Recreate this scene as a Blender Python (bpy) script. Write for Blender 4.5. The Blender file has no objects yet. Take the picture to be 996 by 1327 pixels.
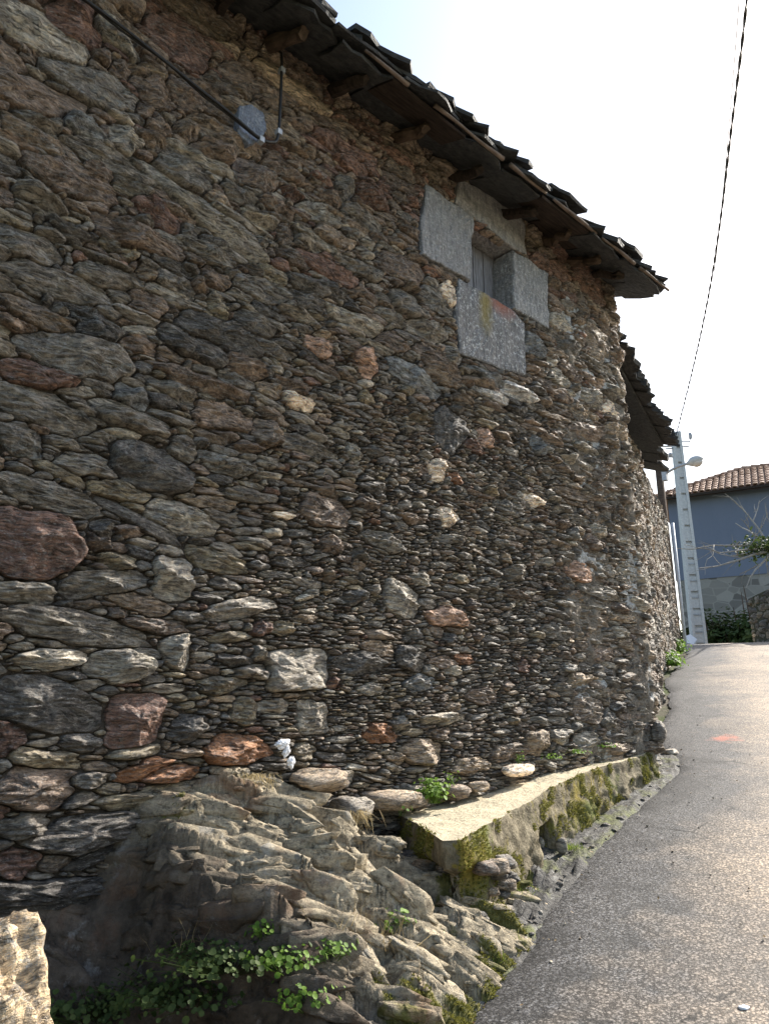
import bpy, bmesh, math, random
import numpy as np
from mathutils import Vector
random.seed(7); RNG = np.random.default_rng(11)
S = bpy.context.scene
COL = S.collection
# ------------------------------------------------------------------ camera, sky, sun, exposure
PITCH = math.radians(16.03); HD = math.radians(46.47); DW = 3.2      # heading left of the wall direction, distance to the wall
FWH = np.array([math.cos(HD), math.sin(HD), 0.]); RGT = np.array([math.sin(HD), -math.cos(HD), 0.]); UPV = np.array([0, 0, 1.])
FW = FWH*math.cos(PITCH)+UPV*math.sin(PITCH); CU = -FWH*math.sin(PITCH)+UPV*math.cos(PITCH)
CAM = np.array([0, -DW, 0.])
cd = bpy.data.cameras.new('camera'); co = bpy.data.objects.new('camera', cd); COL.objects.link(co)
co.location = CAM; co.rotation_euler = (math.pi/2+PITCH, 0, HD-math.pi/2)
cd.sensor_fit = 'VERTICAL'; cd.sensor_height = 36; cd.lens = 997/1327*36; cd.clip_start = .05; cd.clip_end = 2000
S.camera = co
SUN_AZ = math.radians(5.4); SUN_EL = math.radians(36.5)            # azimuth measured from +X towards -Y
SD = Vector((math.cos(SUN_EL)*math.cos(SUN_AZ), -math.cos(SUN_EL)*math.sin(SUN_AZ), math.sin(SUN_EL)))
w = bpy.data.worlds.new('World'); S.world = w; w.use_nodes = True
sk = w.node_tree.nodes.new('ShaderNodeTexSky'); sk.sky_type = 'NISHITA'; sk.sun_disc = False
sk.sun_elevation = SUN_EL; sk.sun_rotation = math.pi/2+SUN_AZ       # rotation 0 is +Y, clockwise
sk.air_density = 1.3; sk.dust_density = 2.5; sk.ozone_density = 1.0
bg = w.node_tree.nodes['Background']; bg.inputs['Strength'].default_value = .128
w.node_tree.links.new(sk.outputs[0], bg.inputs[0])
sl = bpy.data.lights.new('sun', 'SUN'); sl.energy = 5; sl.angle = math.radians(.5); sl.color = (1, .945, .86)
so = bpy.data.objects.new('sun', sl); COL.objects.link(so); so.rotation_euler = SD.to_track_quat('Z', 'Y').to_euler()
S.view_settings.view_transform = 'Standard'; S.view_settings.look = 'None'; S.view_settings.exposure = 1.25; S.view_settings.gamma = 1
S.render.engine = 'CYCLES'; S.cycles.max_bounces = 5
S.render.resolution_x = 768; S.render.resolution_y = 1024

def ray(x, y): return FW+RGT*(x-498)/997+CU*(663.5-y)/997
def on_y(x, y, Y=0.):
    d = ray(x, y); return CAM+d*((Y-CAM[1])/d[1])
def at_depth(x, y, D):
    d = ray(x, y); return CAM+d*(D/(d@FWH))
def px_of(P):
    v = np.asarray(P)-CAM; z = v@FW; return 498+997*(v@RGT)/z, 663.5-997*(v@CU)/z, z
# ------------------------------------------------------------------ noise
_perm = np.random.default_rng(5).permutation(4096); _perm = np.concatenate([_perm, _perm, _perm])
_g = np.random.default_rng(6).normal(size=(4096, 3)); _g /= np.linalg.norm(_g, axis=1)[:, None]
def pn(x, y, z=0., sc=1., seed=0):
    x, y, z = np.broadcast_arrays(np.asarray(x, float)*sc+seed*17.3, np.asarray(y, float)*sc+seed*5.1, np.asarray(z, float)*sc)
    xi, yi, zi = np.floor(x).astype(int), np.floor(y).astype(int), np.floor(z).astype(int)
    xf, yf, zf = x-xi, y-yi, z-zi
    f = lambda t: t*t*t*(t*(t*6-15)+10)
    u, v, q = f(xf), f(yf), f(zf)
    def g(i, j, k):
        h = _perm[_perm[_perm[(xi+i) & 4095]+((yi+j) & 4095)]+((zi+k) & 4095)]
        G = _g[h]; return G[..., 0]*(xf-i)+G[..., 1]*(yf-j)+G[..., 2]*(zf-k)
    l = lambda a, b, t: a+(b-a)*t
    return l(l(l(g(0,0,0), g(1,0,0), u), l(g(0,1,0), g(1,1,0), u), v), l(l(g(0,0,1), g(1,0,1), u), l(g(0,1,1), g(1,1,1), u), v), q)*1.6
def fbm(x, y, z=0., sc=1., o=4, seed=0):
    r = 0.; a = 1.
    for i in range(o): r = r+a*pn(x, y, z, sc*2**i, seed+i); a *= .5
    return r
def sst(a, b, x):
    t = np.clip((x-a)/(b-a), 0, 1); return t*t*(3-2*t)
# ------------------------------------------------------------------ mesh helpers
def mesh_obj(name, V, Fc, mat, parent=None, col=None, smooth=False, attrs=None):
    """V (n,3); Fc list of faces or an (m,3)/(m,4) array; col (n,4) stored as point colour 'Col'."""
    me = bpy.data.meshes.new(name); V = np.asarray(V, dtype=np.float32)
    if isinstance(Fc, np.ndarray):
        m, k = Fc.shape
        me.vertices.add(len(V)); me.vertices.foreach_set('co', V.ravel())
        me.loops.add(m*k); me.loops.foreach_set('vertex_index', Fc.astype(np.int32).ravel())
        me.polygons.add(m); me.polygons.foreach_set('loop_start', np.arange(0, m*k, k, dtype=np.int32))
        me.update(calc_edges=True)
    else:
        me.from_pydata(V.tolist(), [], [tuple(f) for f in Fc]); me.update()
    if smooth: me.polygons.foreach_set('use_smooth', [True]*len(me.polygons))
    if col is not None:
        a = me.color_attributes.new('Col', 'FLOAT_COLOR', 'POINT'); a.data.foreach_set('color', np.asarray(col, dtype=np.float32).ravel())
    for n, v in (attrs or {}).items():
        a = me.attributes.new(n, 'FLOAT', 'POINT'); a.data.foreach_set('value', np.asarray(v, dtype=np.float32).ravel())
    me.validate()
    o = bpy.data.objects.new(name, me); COL.objects.link(o)
    if mat: me.materials.append(mat)
    if parent: o.parent = parent
    return o
def empty(name, loc=(0, 0, 0)):
    o = bpy.data.objects.new(name, None); COL.objects.link(o); o.location = loc; o.empty_display_size = .1; return o
def tag(o, label=None, cat=None, group=None, kind=None):
    if label: o['label'] = label
    if cat: o['category'] = cat
    if group: o['group'] = group
    if kind: o['kind'] = kind
    return o
def thing(name, label, cat, loc=(0, 0, 0), group=None):
    return tag(empty(name, loc), label, cat, group)
def localise(o, loc):
    """re-centre a mesh built in world space on its parent's location"""
    me = o.data; n = len(me.vertices); c = np.empty(n*3, np.float32); me.vertices.foreach_get('co', c)
    c = c.reshape(-1, 3)-np.asarray(loc, np.float32); me.vertices.foreach_set('co', c.ravel()); me.update()
class MB:
    def __init__(s): s.V = []; s.F = []; s.n = 0
    def add(s, V, Fc):
        V = np.asarray(V, float); s.V.append(V); s.F += [tuple(int(i)+s.n for i in f) for f in Fc]; s.n += len(V)
    def box(s, c, size, ax=None, jit=0):
        ax = np.eye(3) if ax is None else np.asarray(ax, float)
        P = np.array([[x, y, z] for z in (-.5, .5) for y in (-.5, .5) for x in (-.5, .5)])*np.asarray(size)
        if jit: P = P+RNG.normal(size=P.shape)*jit
        s.add(np.asarray(c)+P@ax, [(0,2,3,1),(4,5,7,6),(0,1,5,4),(2,6,7,3),(0,4,6,2),(1,3,7,5)])
    def tube(s, P, r, k=8, cap=True):
        P = np.asarray(P, float); r = np.broadcast_to(r, len(P)); T = np.gradient(P, axis=0); T /= np.linalg.norm(T, axis=1)[:, None]+1e-9
        ref = np.array([0, 0, 1.]) if abs(T[0][2]) < .9 else np.array([1., 0, 0]); V = []
        a = np.cross(T[0], ref); a /= np.linalg.norm(a)
        for p, t, q in zip(P, T, r):
            a = a-t*(a@t); a /= np.linalg.norm(a); b = np.cross(t, a)
            for i in range(k):
                th = 2*math.pi*i/k; V.append(p+q*(a*math.cos(th)+b*math.sin(th)))
        Fc = [(j*k+i, j*k+(i+1) % k, (j+1)*k+(i+1) % k, (j+1)*k+i) for j in range(len(P)-1) for i in range(k)]
        if cap: Fc += [tuple(range(k))[::-1], tuple((len(P)-1)*k+i for i in range(k))]
        s.add(V, Fc)
    def prism(s, poly, thick, org, ax):
        """poly (n,2) in plane ax[0],ax[1]; extruded +-thick/2 along ax[2]"""
        poly = np.asarray(poly, float); n = len(poly); ax = np.asarray(ax, float)
        P = [np.asarray(org)+p[0]*ax[0]+p[1]*ax[1]+h*ax[2] for h in (-thick/2, thick/2) for p in poly]
        s.add(P, [tuple(range(n))[::-1], tuple(range(n, 2*n))]+[(i, (i+1) % n, n+(i+1) % n, n+i) for i in range(n)])
    def build(s, name, mat, parent=None, smooth=False, col=None):
        V = np.concatenate(s.V); c = None if col is None else np.tile(col, (len(V), 1))
        return mesh_obj(name, V, s.F, mat, parent, col=c, smooth=smooth)
def grid_faces(nu, nv):
    i = np.arange((nu-1)*(nv-1)); a = (i//(nv-1))*nv+i % (nv-1)
    return np.stack([a, a+nv, a+nv+1, a+1], 1)
# ------------------------------------------------------------------ materials
class NT:
    def __init__(s, name, rough=.8, spec=.3):
        s.m = bpy.data.materials.new(name); s.m.use_nodes = True; s.t = s.m.node_tree; s.b = s.t.nodes['Principled BSDF']
        s.b.inputs['Roughness'].default_value = rough; s.b.inputs['Specular IOR Level'].default_value = spec
        s.pos = s.n('ShaderNodeNewGeometry').outputs['Position']
    def n(s, ty, **k):
        q = s.t.nodes.new(ty)
        for a, b in k.items(): setattr(q, a, b)
        return q
    def L(s, a, b): s.t.links.new(a, b)
    def _in(s, sock, v):
        if hasattr(v, 'is_linked') or isinstance(v, bpy.types.NodeSocket): s.L(v, sock)
        else: sock.default_value = v
    def map(s, sc, rot=(0, 0, 0), loc=(0, 0, 0), src=None):
        q = s.n('ShaderNodeMapping'); s.L(src or s.pos, q.inputs[0]); q.inputs['Scale'].default_value = sc
        q.inputs['Rotation'].default_value = rot; q.inputs['Location'].default_value = loc; return q.outputs[0]
    def noise(s, vec=None, sc=5., det=4, rough=.55, dist=0.):
        q = s.n('ShaderNodeTexNoise'); s.L(vec or s.pos, q.inputs['Vector']); q.inputs['Scale'].default_value = sc
        q.inputs['Detail'].default_value = det; q.inputs['Roughness'].default_value = rough; q.inputs['Distortion'].default_value = dist
        return q.outputs['Fac']
    def vor(s, vec=None, sc=5., out='Distance', feat='F1'):
        q = s.n('ShaderNodeTexVoronoi', feature=feat); s.L(vec or s.pos, q.inputs['Vector']); q.inputs['Scale'].default_value = sc
        return q.outputs[out]
    def ramp(s, f, a, b, v0=0., v1=1.):
        q = s.n('ShaderNodeMapRange'); q.clamp = True; s.L(f, q.inputs[0])
        for i, v in enumerate((a, b, v0, v1)): q.inputs[i+1].default_value = v
        return q.outputs[0]
    def mix(s, f, a, b, blend='MIX'):
        q = s.n('ShaderNodeMix', data_type='RGBA', blend_type=blend); s._in(q.inputs[0], f)
        for sock, v in ((q.inputs[6], a), (q.inputs[7], b)): s._in(sock, (*v, 1) if isinstance(v, tuple) and len(v) == 3 else v)
        return q.outputs[2]
    def math(s, op, a, b=0.):
        q = s.n('ShaderNodeMath', operation=op); s._in(q.inputs[0], a); s._in(q.inputs[1], b); return q.outputs[0]
    def attr(s, name, out='Color'):
        q = s.n('ShaderNodeAttribute', attribute_name=name); return q.outputs[out]
    def bump(s, h, dist=.01, strength=1., prev=None):
        q = s.n('ShaderNodeBump'); s.L(h, q.inputs['Height']); q.inputs['Distance'].default_value = dist; q.inputs['Strength'].default_value = strength
        if prev: s.L(prev, q.inputs['Normal'])
        return q.outputs[0]
    def out(s, col=None, nrm=None, rough=None):
        if col is not None: s._in(s.b.inputs['Base Color'], (*col, 1) if isinstance(col, tuple) and len(col) == 3 else col)
        if nrm is not None: s.L(nrm, s.b.inputs['Normal'])
        if rough is not None: s._in(s.b.inputs['Roughness'], rough)
        return s.m
def m_stone(name='schist', lay=38., lich=(.46, .47, .45)):
    t = NT(name, .68, .4); c = t.attr('Col'); al = t.attr('Col', 'Alpha')
    wz = t.n('ShaderNodeVectorMath', operation='ADD'); nn = t.n('ShaderNodeTexNoise'); t.L(t.pos, nn.inputs['Vector']); nn.inputs['Scale'].default_value = 5.; nn.inputs['Detail'].default_value = 3
    sc_ = t.n('ShaderNodeVectorMath', operation='SCALE'); t.L(nn.outputs['Color'], sc_.inputs[0]); sc_.inputs['Scale'].default_value = .09; t.L(t.pos, wz.inputs[0]); t.L(sc_.outputs[0], wz.inputs[1])
    streak = t.noise(t.map((6, 6, lay), (0, .05, 0), src=wz.outputs[0]), 2.6, 6, .72, .5)
    crack = t.noise(t.map((3, 3, 21), (0, -.04, 0), src=wz.outputs[0]), 3.4, 4, .7, .8)
    fine = t.noise(None, 85, 4, .7); mid = t.noise(None, 15, 5, .65)
    c = t.mix(1., c, (1.47, 1.43, 1.39), 'MULTIPLY')
    col = t.mix(1., c, t.mix(t.ramp(streak, .33, .66), (.24, .24, .25), (2.15, 2.06, 1.93)), 'MULTIPLY')
    col = t.mix(1., col, t.mix(t.ramp(mid, .32, .68), (.62, .6, .6), (1.4, 1.4, 1.34)), 'MULTIPLY')
    col = t.mix(t.ramp(crack, .36, .46, .75, 0), col, (.018, .016, .014))
    fl = t.noise(t.map((1, 1, 3.2), src=wz.outputs[0]), 42, 5, .8); col = t.mix(t.ramp(fl, .54, .64, 0, .7), col, (.47, .45, .42))
    col = t.mix(t.ramp(fine, .42, .32, 0, .55), col, (.02, .018, .016))
    iron = t.ramp(t.noise(t.map((1, 1, 1.8)), 4.3, 5, .65), .56, .72, 0, .5)
    col = t.mix(iron, col, t.mix(.5, col, (.15, .105, .078)))
    l = t.math('MULTIPLY', t.ramp(t.noise(None, 33, 6, .8), .52, .575), al)
    col = t.mix(t.math('MULTIPLY', l, t.ramp(t.noise(None, 5.5, 4), .40, .55)), col, lich)
    b = t.bump(streak, .03, 1.); b = t.bump(mid, .03, .8, b); b = t.bump(t.ramp(crack, .36, .5), .012, 1., b); b = t.bump(fine, .007, 1., b)
    return t.out(col, b)
M_ST = m_stone()
def m_granite():
    t = NT('dressed_granite', .75, .3); c = t.attr('Col'); al = t.attr('Col', 'Alpha')
    f = t.noise(None, 55, 4, .7); d = t.noise(t.map((9, 9, 2.2), (0, .3, 0)), 3.5, 5, .65)
    col = t.mix(1., c, t.mix(t.ramp(f, .3, .7), (.66, .67, .7), (1.3, 1.3, 1.3)), 'MULTIPLY')
    col = t.mix(1., col, t.mix(t.ramp(d, .3, .72), (.60, .60, .62), (1.3, 1.28, 1.24)), 'MULTIPLY')
    big = t.noise(None, 3.2, 5, .7); col = t.mix(t.ramp(big, .50, .68, 0, .45), col, t.mix(.5, col, (.10, .085, .065)))
    v = t.vor(None, 42); l = t.math('MULTIPLY', t.ramp(t.noise(None, 38, 5, .8), .55, .6), al)
    col = t.mix(l, col, (.55, .56, .56))
    return t.out(col, t.bump(d, .035, .8, t.bump(f, .010, 1., t.bump(big, .05, .6))))
M_GR = m_granite()
def m_mortar():
    t = NT('mortar_and_earth', .95, .1); c = t.attr('Col')
    f = t.noise(None, 60, 5, .7); d = t.noise(None, 11, 5, .65)
    col = t.mix(1., c, t.mix(t.ramp(f, .3, .7), (.6, .6, .6), (1.4, 1.38, 1.35)), 'MULTIPLY')
    col = t.mix(1., col, t.mix(t.ramp(d, .3, .7), (.65, .65, .65), (1.3, 1.3, 1.3)), 'MULTIPLY')
    return t.out(col, t.bump(d, .04, .9, t.bump(f, .012, 1.)))
M_MO = m_mortar()
def m_simple(name, c0, c1, sc=20., stretch=(1, 1, 1), rough=.8, spec=.2, bd=.004, metal=0.):
    t = NT(name, rough, spec); v = t.map(stretch); f = t.noise(v, sc, 5, .65); t.b.inputs['Metallic'].default_value = metal
    return t.out(t.mix(t.ramp(f, .28, .72), c0, c1), t.bump(f, bd, .8))
M_SLATE = m_simple('roof_slate', (.016, .017, .02), (.07, .07, .066), 16, (1, 1, 3), .75, .25, .03)
M_WOOD = m_simple('old_wood', (.035, .026, .02), (.13, .09, .065), 9, (3, 1, 3), .85, .1, .01)
M_WOODR = m_simple('reddish_wood', (.07, .052, .042), (.23, .175, .14), 14, (.6, 2, 2), .85, .1, .008)
M_SOFF = m_simple('dark_board', (.018, .015, .013), (.065, .048, .038), 8, (1, 6, 3), .9, .1, .006)
M_SHUT = m_simple('weathered_shutter', (.15, .15, .165), (.40, .39, .42), 14, (5, 5, .5), .85, .15, .01)
M_BLACK = m_simple('black_cable', (.008, .008, .009), (.025, .025, .025), 30, (1, 1, 1), .5, .4, .001)
M_ZINC = m_simple('dull_metal', (.25, .26, .28), (.45, .46, .48), 30, (1, 1, 1), .5, .5, .001, .3)
# ------------------------------------------------------------------ ground and road
GD = np.array([math.cos(HD-math.radians(20)), math.sin(HD-math.radians(20))])
_T = np.array([-400, -40, 0, 8, 12, 18, 20, 23, 27, 33, 60, 200, 900.]); _Z = np.array([-9, -6., -1.57, -.10, .68, 1.80, 2.06, 2.26, 2.34, 2.3, 1.9, 0, -20.])
def gz(x, y):
    t = (np.asarray(x)-CAM[0])*GD[0]+(np.asarray(y)-CAM[1])*GD[1]
    r = 0
    for k in (-1.2, -.4, .4, 1.2): r = r+np.interp(t+k, _T, _Z)
    return r/4
ax_ = np.unique(np.concatenate([np.linspace(-600, -20, 12), np.linspace(-20, 60, 161), np.linspace(60, 900, 15)]))
ay_ = np.unique(np.concatenate([np.linspace(-600, -20, 12), np.linspace(-20, 40, 121), np.linspace(40, 900, 15)]))
X, Y = np.meshgrid(ax_, ay_, indexing='ij'); Z = gz(X, Y)-.03+.01*pn(X, Y, 0, 1.3)
t = NT('bare_earth', .95, .1); f = t.noise(None, 14, 6, .7); g_ = t.noise(None, .8, 4)
mE = t.out(t.mix(t.ramp(g_, .4, .6), t.mix(f, (.05, .045, .035), (.16, .14, .11)), t.mix(f, (.03, .045, .015), (.08, .10, .03))), t.bump(f, .03, 1.))
tag(mesh_obj('ground', np.stack([X, Y, Z], -1).reshape(-1, 3), grid_faces(len(ax_), len(ay_)), mE, smooth=True), kind='structure')
# left edge of the asphalt (world x,y) from behind the camera to beyond the crest
EDGE = np.array([(-9, -8.), (-3, -4.2), (0, -2.3), (1.3, -1.6), (2.2, -1.13), (3.0, -.92), (3.5, -.72), (4.3, -.50), (5.2, -.28), (6.1, -.12), (6.6, .10), (7.4, .72), (9.4, 1.50), (11.0, 2.38), (13, 3.12), (15.4, 4.02), (17.5, 5.2), (22, 8.2), (30, 14), (45, 26)])
def resample(P, ds):
    P = np.asarray(P, float); d = np.r_[0, np.cumsum(np.linalg.norm(np.diff(P, axis=0), axis=1))]
    s = np.arange(0, d[-1], ds); return np.stack([np.interp(s, d, P[:, k]) for k in range(P.shape[1])], 1)
ER = resample(EDGE, .06)
def edge_dist(x, y):
    """signed-ish distance from the left road edge"""
    E = ER[::2]; x = np.asarray(x); y = np.asarray(y); out = np.full(x.shape, 1e9)
    for e in E: out = np.minimum(out, (x-e[0])**2+(y-e[1])**2)
    return np.sqrt(out)
T_ = np.gradient(ER, axis=0); T_ /= np.linalg.norm(T_, axis=1)[:, None]; Nn = np.stack([T_[:, 1], -T_[:, 0]], 1)
for _ in range(30): Nn = (Nn+np.roll(Nn, 1, 0)+np.roll(Nn, -1, 0)); Nn[0] = Nn[1]; Nn[-1] = Nn[-2]; Nn /= np.linalg.norm(Nn, axis=1)[:, None]
WS = np.array([0, .03, .07, .12, .18, .25, .35, .5, .65, .8, 1, 1.2, 1.4, 1.7, 2, 2.4, 2.8, 3.3, 3.8, 4.4, 5, 5.6])
jag = .05*pn(ER[:, 0], ER[:, 1], 0, 2.2)+.03*pn(ER[:, 0], ER[:, 1], 0, 8.)
RX = ER[:, None, 0]+Nn[:, None, 0]*(WS[None]+jag[:, None]); RY = ER[:, None, 1]+Nn[:, None, 1]*(WS[None]+jag[:, None])
RZ = gz(RX, RY)+.006-.022*np.exp(-WS/.05)[None]+.012*pn(RX, RY, 0, .9)+.003*pn(RX, RY, 0, 6)
def m_asphalt():
    t = NT('worn_asphalt', .62, .2)
    q = t.n('ShaderNodeTexVoronoi', feature='F1'); t.L(t.pos, q.inputs['Vector']); q.inputs['Scale'].default_value = 82
    cell = t.n('ShaderNodeSeparateColor'); t.L(q.outputs['Color'], cell.inputs[0]); r = cell.outputs[0]; dist = q.outputs['Distance']
    ed = t.attr('edge', 'Fac')
    # tyre-worn, dusty lanes and darker binder near the edge
    big = t.noise(t.map((1, 1, 1)), .9, 5, .6); med = t.noise(None, 4.2, 5, .65)
    wear = t.math('ADD', t.math('MULTIPLY', t.math('SUBTRACT', big, .5), 1.7), t.math('MULTIPLY', t.math('SUBTRACT', med, .5), 1.1))
    wear = t.ramp(t.math('ADD', wear, t.ramp(ed, .15, 1.1, -.34, .78)), .0, 1.)
    q2 = t.n('ShaderNodeTexVoronoi', feature='F1'); t.L(t.pos, q2.inputs['Vector']); q2.inputs['Scale'].default_value = 150; c2 = t.n('ShaderNodeSeparateColor'); t.L(q2.outputs['Color'], c2.inputs[0])
    rr = t.ramp(t.math('ADD', t.math('MULTIPLY', r, .6), t.math('MULTIPLY', c2.outputs[1], .5)), .12, .95)
    rr = t.math('POWER', rr, 1.5)
    stone = t.mix(rr, t.mix(wear, (.010, .010, .012), (.11, .085, .062)), t.mix(wear, (.17, .168, .17), (.74, .58, .42)))
    col = t.mix(t.ramp(dist, .42, .62, 0, .8), stone, t.mix(wear, (.006, .006, .007), (.085, .066, .048)))
    spk = t.ramp(t.noise(None, 240, 2), .60, .68, 0, .6); col = t.mix(spk, col, (.5, .46, .40))
    crk = t.vor(t.map((1, 1, 1), src=None), 1.1, 'Distance', 'DISTANCE_TO_EDGE'); cm_ = t.math('MULTIPLY', t.ramp(t.math('ADD', crk, t.math('MULTIPLY', t.math('SUBTRACT', t.noise(None, 7, 5, .7), .5), .12)), .0, .006, .75, 0), t.ramp(t.noise(None, .8, 2), .50, .56)); col = t.mix(cm_, col, (.012, .012, .012))
    dmp = t.ramp(t.math('ADD', t.noise(None, 1.7, 5, .7), t.ramp(ed, 0, .9, .13, -.12)), .58, .68, 0, .55); col = t.mix(dmp, col, (.018, .018, .018))
    ox = t.n('ShaderNodeVectorMath', operation='DISTANCE'); t.L(t.pos, ox.inputs[0]); ox.inputs[1].default_value = tuple(RED)
    col = t.mix(t.ramp(t.math('ADD', ox.outputs['Value'], t.math('MULTIPLY', t.noise(None, 9, 3), .5)), .28, .42, .75, 0.), col, (.36, .11, .07))
    h = t.math('SUBTRACT', t.math('MULTIPLY', rr, .9), t.math('MULTIPLY', dist, .5))
    return t.out(col, t.bump(h, .0035, .5, t.bump(med, .02, .35)), t.ramp(r, 0, 1, .55, .85))
d = ray(940, 957); k = 1.
for _ in range(200):
    P = CAM+d*k
    if P[2] < gz(P[0], P[1]): k += .1
    else: k += -.02 if P[2] > gz(P[0], P[1])+.3 else .06
    if k > 12: break
ks = np.linspace(1, 30, 4000); PP = CAM+d*ks[:, None]; RED = PP[np.argmax(PP[:, 2] < gz(PP[:, 0], PP[:, 1]))]
def hit_ground(x, y):
    d = ray(x, y); ks = np.linspace(1, 40, 8000); PP = CAM+d*ks[:, None]; return PP[np.argmax(PP[:, 2] < gz(PP[:, 0], PP[:, 1])+.008)]
M_AS = m_asphalt()
tag(mesh_obj('road', np.stack([RX, RY, RZ], -1).reshape(-1, 3), grid_faces(len(ER), len(WS)), M_AS, smooth=True,
    attrs={'edge': np.broadcast_to(WS[None], RX.shape)}), kind='structure')

# ------------------------------------------------------------------ rubble masonry
# palette of stone base colours
PAL = dict(g=(.145, .136, .124), k=(.082, .078, .075), b=(.150, .118, .098), v=(.50, .50, .52), r=(.140, .088, .072), o=(.22, .115, .065), p=(.40, .27, .21),
           w=(.74, .64, .54), l=(.25, .235, .21), q=(.15, .16, .172), y=(.175, .155, .118), t=(.235, .192, .148), e=(.160, .130, .105))
# stones picked out in the photograph: xa,ya - xb,yb long axis, t thickness, squareness, colour, lichen
HAND = """195 45 280 65 70 2.4 r .2|45 80 180 135 45 3 g .5|115 15 186 78 30 4 l .6|75 135 140 180 35 3 q .9|25 200 165 260 45 3 b .3|175 262 238 288 42 3 r .1
125 285 232 330 38 3 b .2|-20 300 85 335 45 3 g .5|-20 335 150 392 40 3 g .3|90 345 195 378 28 3 g .2|200 200 280 240 40 2.6 g .5|170 105 235 140 35 3 b .2
215 110 263 140 38 2.6 b .2|285 75 335 110 38 2.6 b .1|252 180 300 205 25 3 b .1|332 195 405 240 32 3 b .3|380 262 442 287 30 3 l .4|230 305 300 340 28 3 g .3
285 230 333 258 24 3 g .4|300 355 382 390 30 3 g .5|200 355 255 385 32 3 g .2|257 342 293 372 25 3 b .1|12 435 172 482 60 2.8 g .5|-20 470 92 497 38 3 r .1
165 388 222 412 30 3 b .2|262 385 292 408 32 3 y .2|153 437 206 462 22 3 b .1|147 502 192 530 32 4 q .1|-20 505 128 560 52 2.6 g .5|-20 555 62 592 45 3 g .6
135 590 260 614 66 2.5 k .35|180 485 262 530 20 3 g .2|-20 620 140 668 38 3 g .2|-30 694 100 714 95 3.5 r .2|190 650 288 680 42 2.6 l .4|250 585 335 610 28 2.6 g .6
243 708 322 735 30 3 y .2|195 705 243 711 16 3 l .6|196 740 248 744 58 6 l .7|385 660 450 668 48 3 b .05|368 511 407 522 22 3.5 w 0|328 495 366 512 24 3 t .2
393 433 430 460 28 3 p .3|458 466 488 475 38 3 p .3|443 577 464 583 30 5 l .3|353 663 380 672 13 4 w 0|62 765 192 743 35 3 g .3|560 553 607 570 60 5 k .3
490 465 572 515 36 3 q .9|535 452 598 490 30 3 b .3|478 433 530 455 26 3 b .2|618 562 639 571 26 4 p .2|603 573 630 589 18 3 r .1|560 606 583 618 30 3 w 0
574 666 598 676 28 2.6 w 0|679 642 701 649 18 3 w 0|588 620 606 628 15 5 o 0|733 737 770 744 30 4 p .1|495 766 550 782 50 3 l .4|556 793 602 801 25 5 p 0
465 688 530 710 30 3 g .4|533 743 563 752 18 3 l .3|703 726 718 732 15 3 l .2|776 525 803 534 26 4 w .3|685 568 713 582 26 3 q .6|592 848 619 852 14 5 o 0
-20 790 205 832 48 3 g .3|-30 893 135 925 82 2.8 k .3|135 931 201 929 66 9 r .1|203 841 250 846 60 2.7 l .3|351 869 427 864 55 6 l .3|388 931 425 928 46 7 l .4
210 946 268 941 46 3.4 k .1|262 976 358 971 50 4 o .1|180 1006 258 1001 27 3 o .1|138 974 203 966 18 3 y .3|150 1000 222 985 24 3 o .2|-30 1018 107 1009 50 2.6 b .1
-30 1113 52 1106 46 4 r .1|340 915 382 915 24 3 l .3|250 886 325 886 30 3 y .4|378 978 408 975 26 3 y .3|380 1018 465 1010 32 2.8 l .2|465 891 500 890 18 3 l .3
433 856 497 856 32 3 k .1|508 849 555 851 34 3 k .1|523 882 567 880 24 3 q .1|470 952 520 950 30 3 o .1|681 966 712 966 34 4 t .1|715 956 744 956 24 4 l .2
745 963 775 963 32 4 l .2|636 981 682 976 28 3 e .1|538 931 610 926 18 3 l .1|520 976 575 971 36 3 t .1|580 996 640 991 26 3 t .1|672 438 706 452 30 3 q .5
573 372 590 390 34 3 w .4|640 492 698 518 22 2.6 v 1|605 494 668 525 12 3 v 1|600 468 668 505 14 4 q .6|545 385 590 402 30 2.4 g .5|700 300 740 335 40 3 r .1
740 345 790 390 40 3 r .1|755 430 790 460 44 3 t .2|800 470 812 520 30 3 t .2|440 265 500 300 26 3 g .3|430 330 500 365 26 3 g .4|640 650 676 660 24 3 g .1
700 820 745 825 26 3 g .1|610 900 650 902 24 3 b .1|650 740 690 745 24 3 g .1|455 620 500 632 22 3 k .1|350 560 430 585 24 3 g .3|300 430 390 462 22 3 g .2"""
HANDL = [[float(v) if i != 6 else v for i, v in enumerate(s.split())] for ln in HAND.split('\n') for s in ln.split('|')]
UC = 6.16
def map_a(u, z, h):
    """main wall: u along the wall, z up, h out of the face; wraps round the corner at UC"""
    u, z, h = np.broadcast_arrays(u, z, h); R = .14; a = np.clip((u-(UC-R))/R, 0, math.pi/2)
    over = np.maximum(u-(UC-R)-R*math.pi/2, 0); flat = np.minimum(u, UC-R)
    bow = .02*np.sin(u*1.1)*np.sin(z*.9+1)
    x = flat+(R+h)*np.sin(a); y = R-(R+h)*np.cos(a)+over
    return np.stack([x, y-bow*(a < 1.5), z], -1)
def col_a(u, z):
    """kind of masonry by zone: (palette letters, weights, lichen)"""
    if z > 3.35+.1*(u-2): return ('rebte', (.3, .3, .25, .1, .05), .12)
    if z > 2.6: return ('rebgl', (.1, .25, .3, .25, .1), .4)
    if u > 4.9: return ('etgblk', (.22, .14, .3, .14, .1, .1), .4)
    if z < .3 and u < 3.2: return ('gkyetrl', (.26, .2, .18, .15, .1, .03, .08), .1)
    return ('gkbleyrt', (.38, .17, .15, .09, .12, .06, .01, .02), .3)
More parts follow.
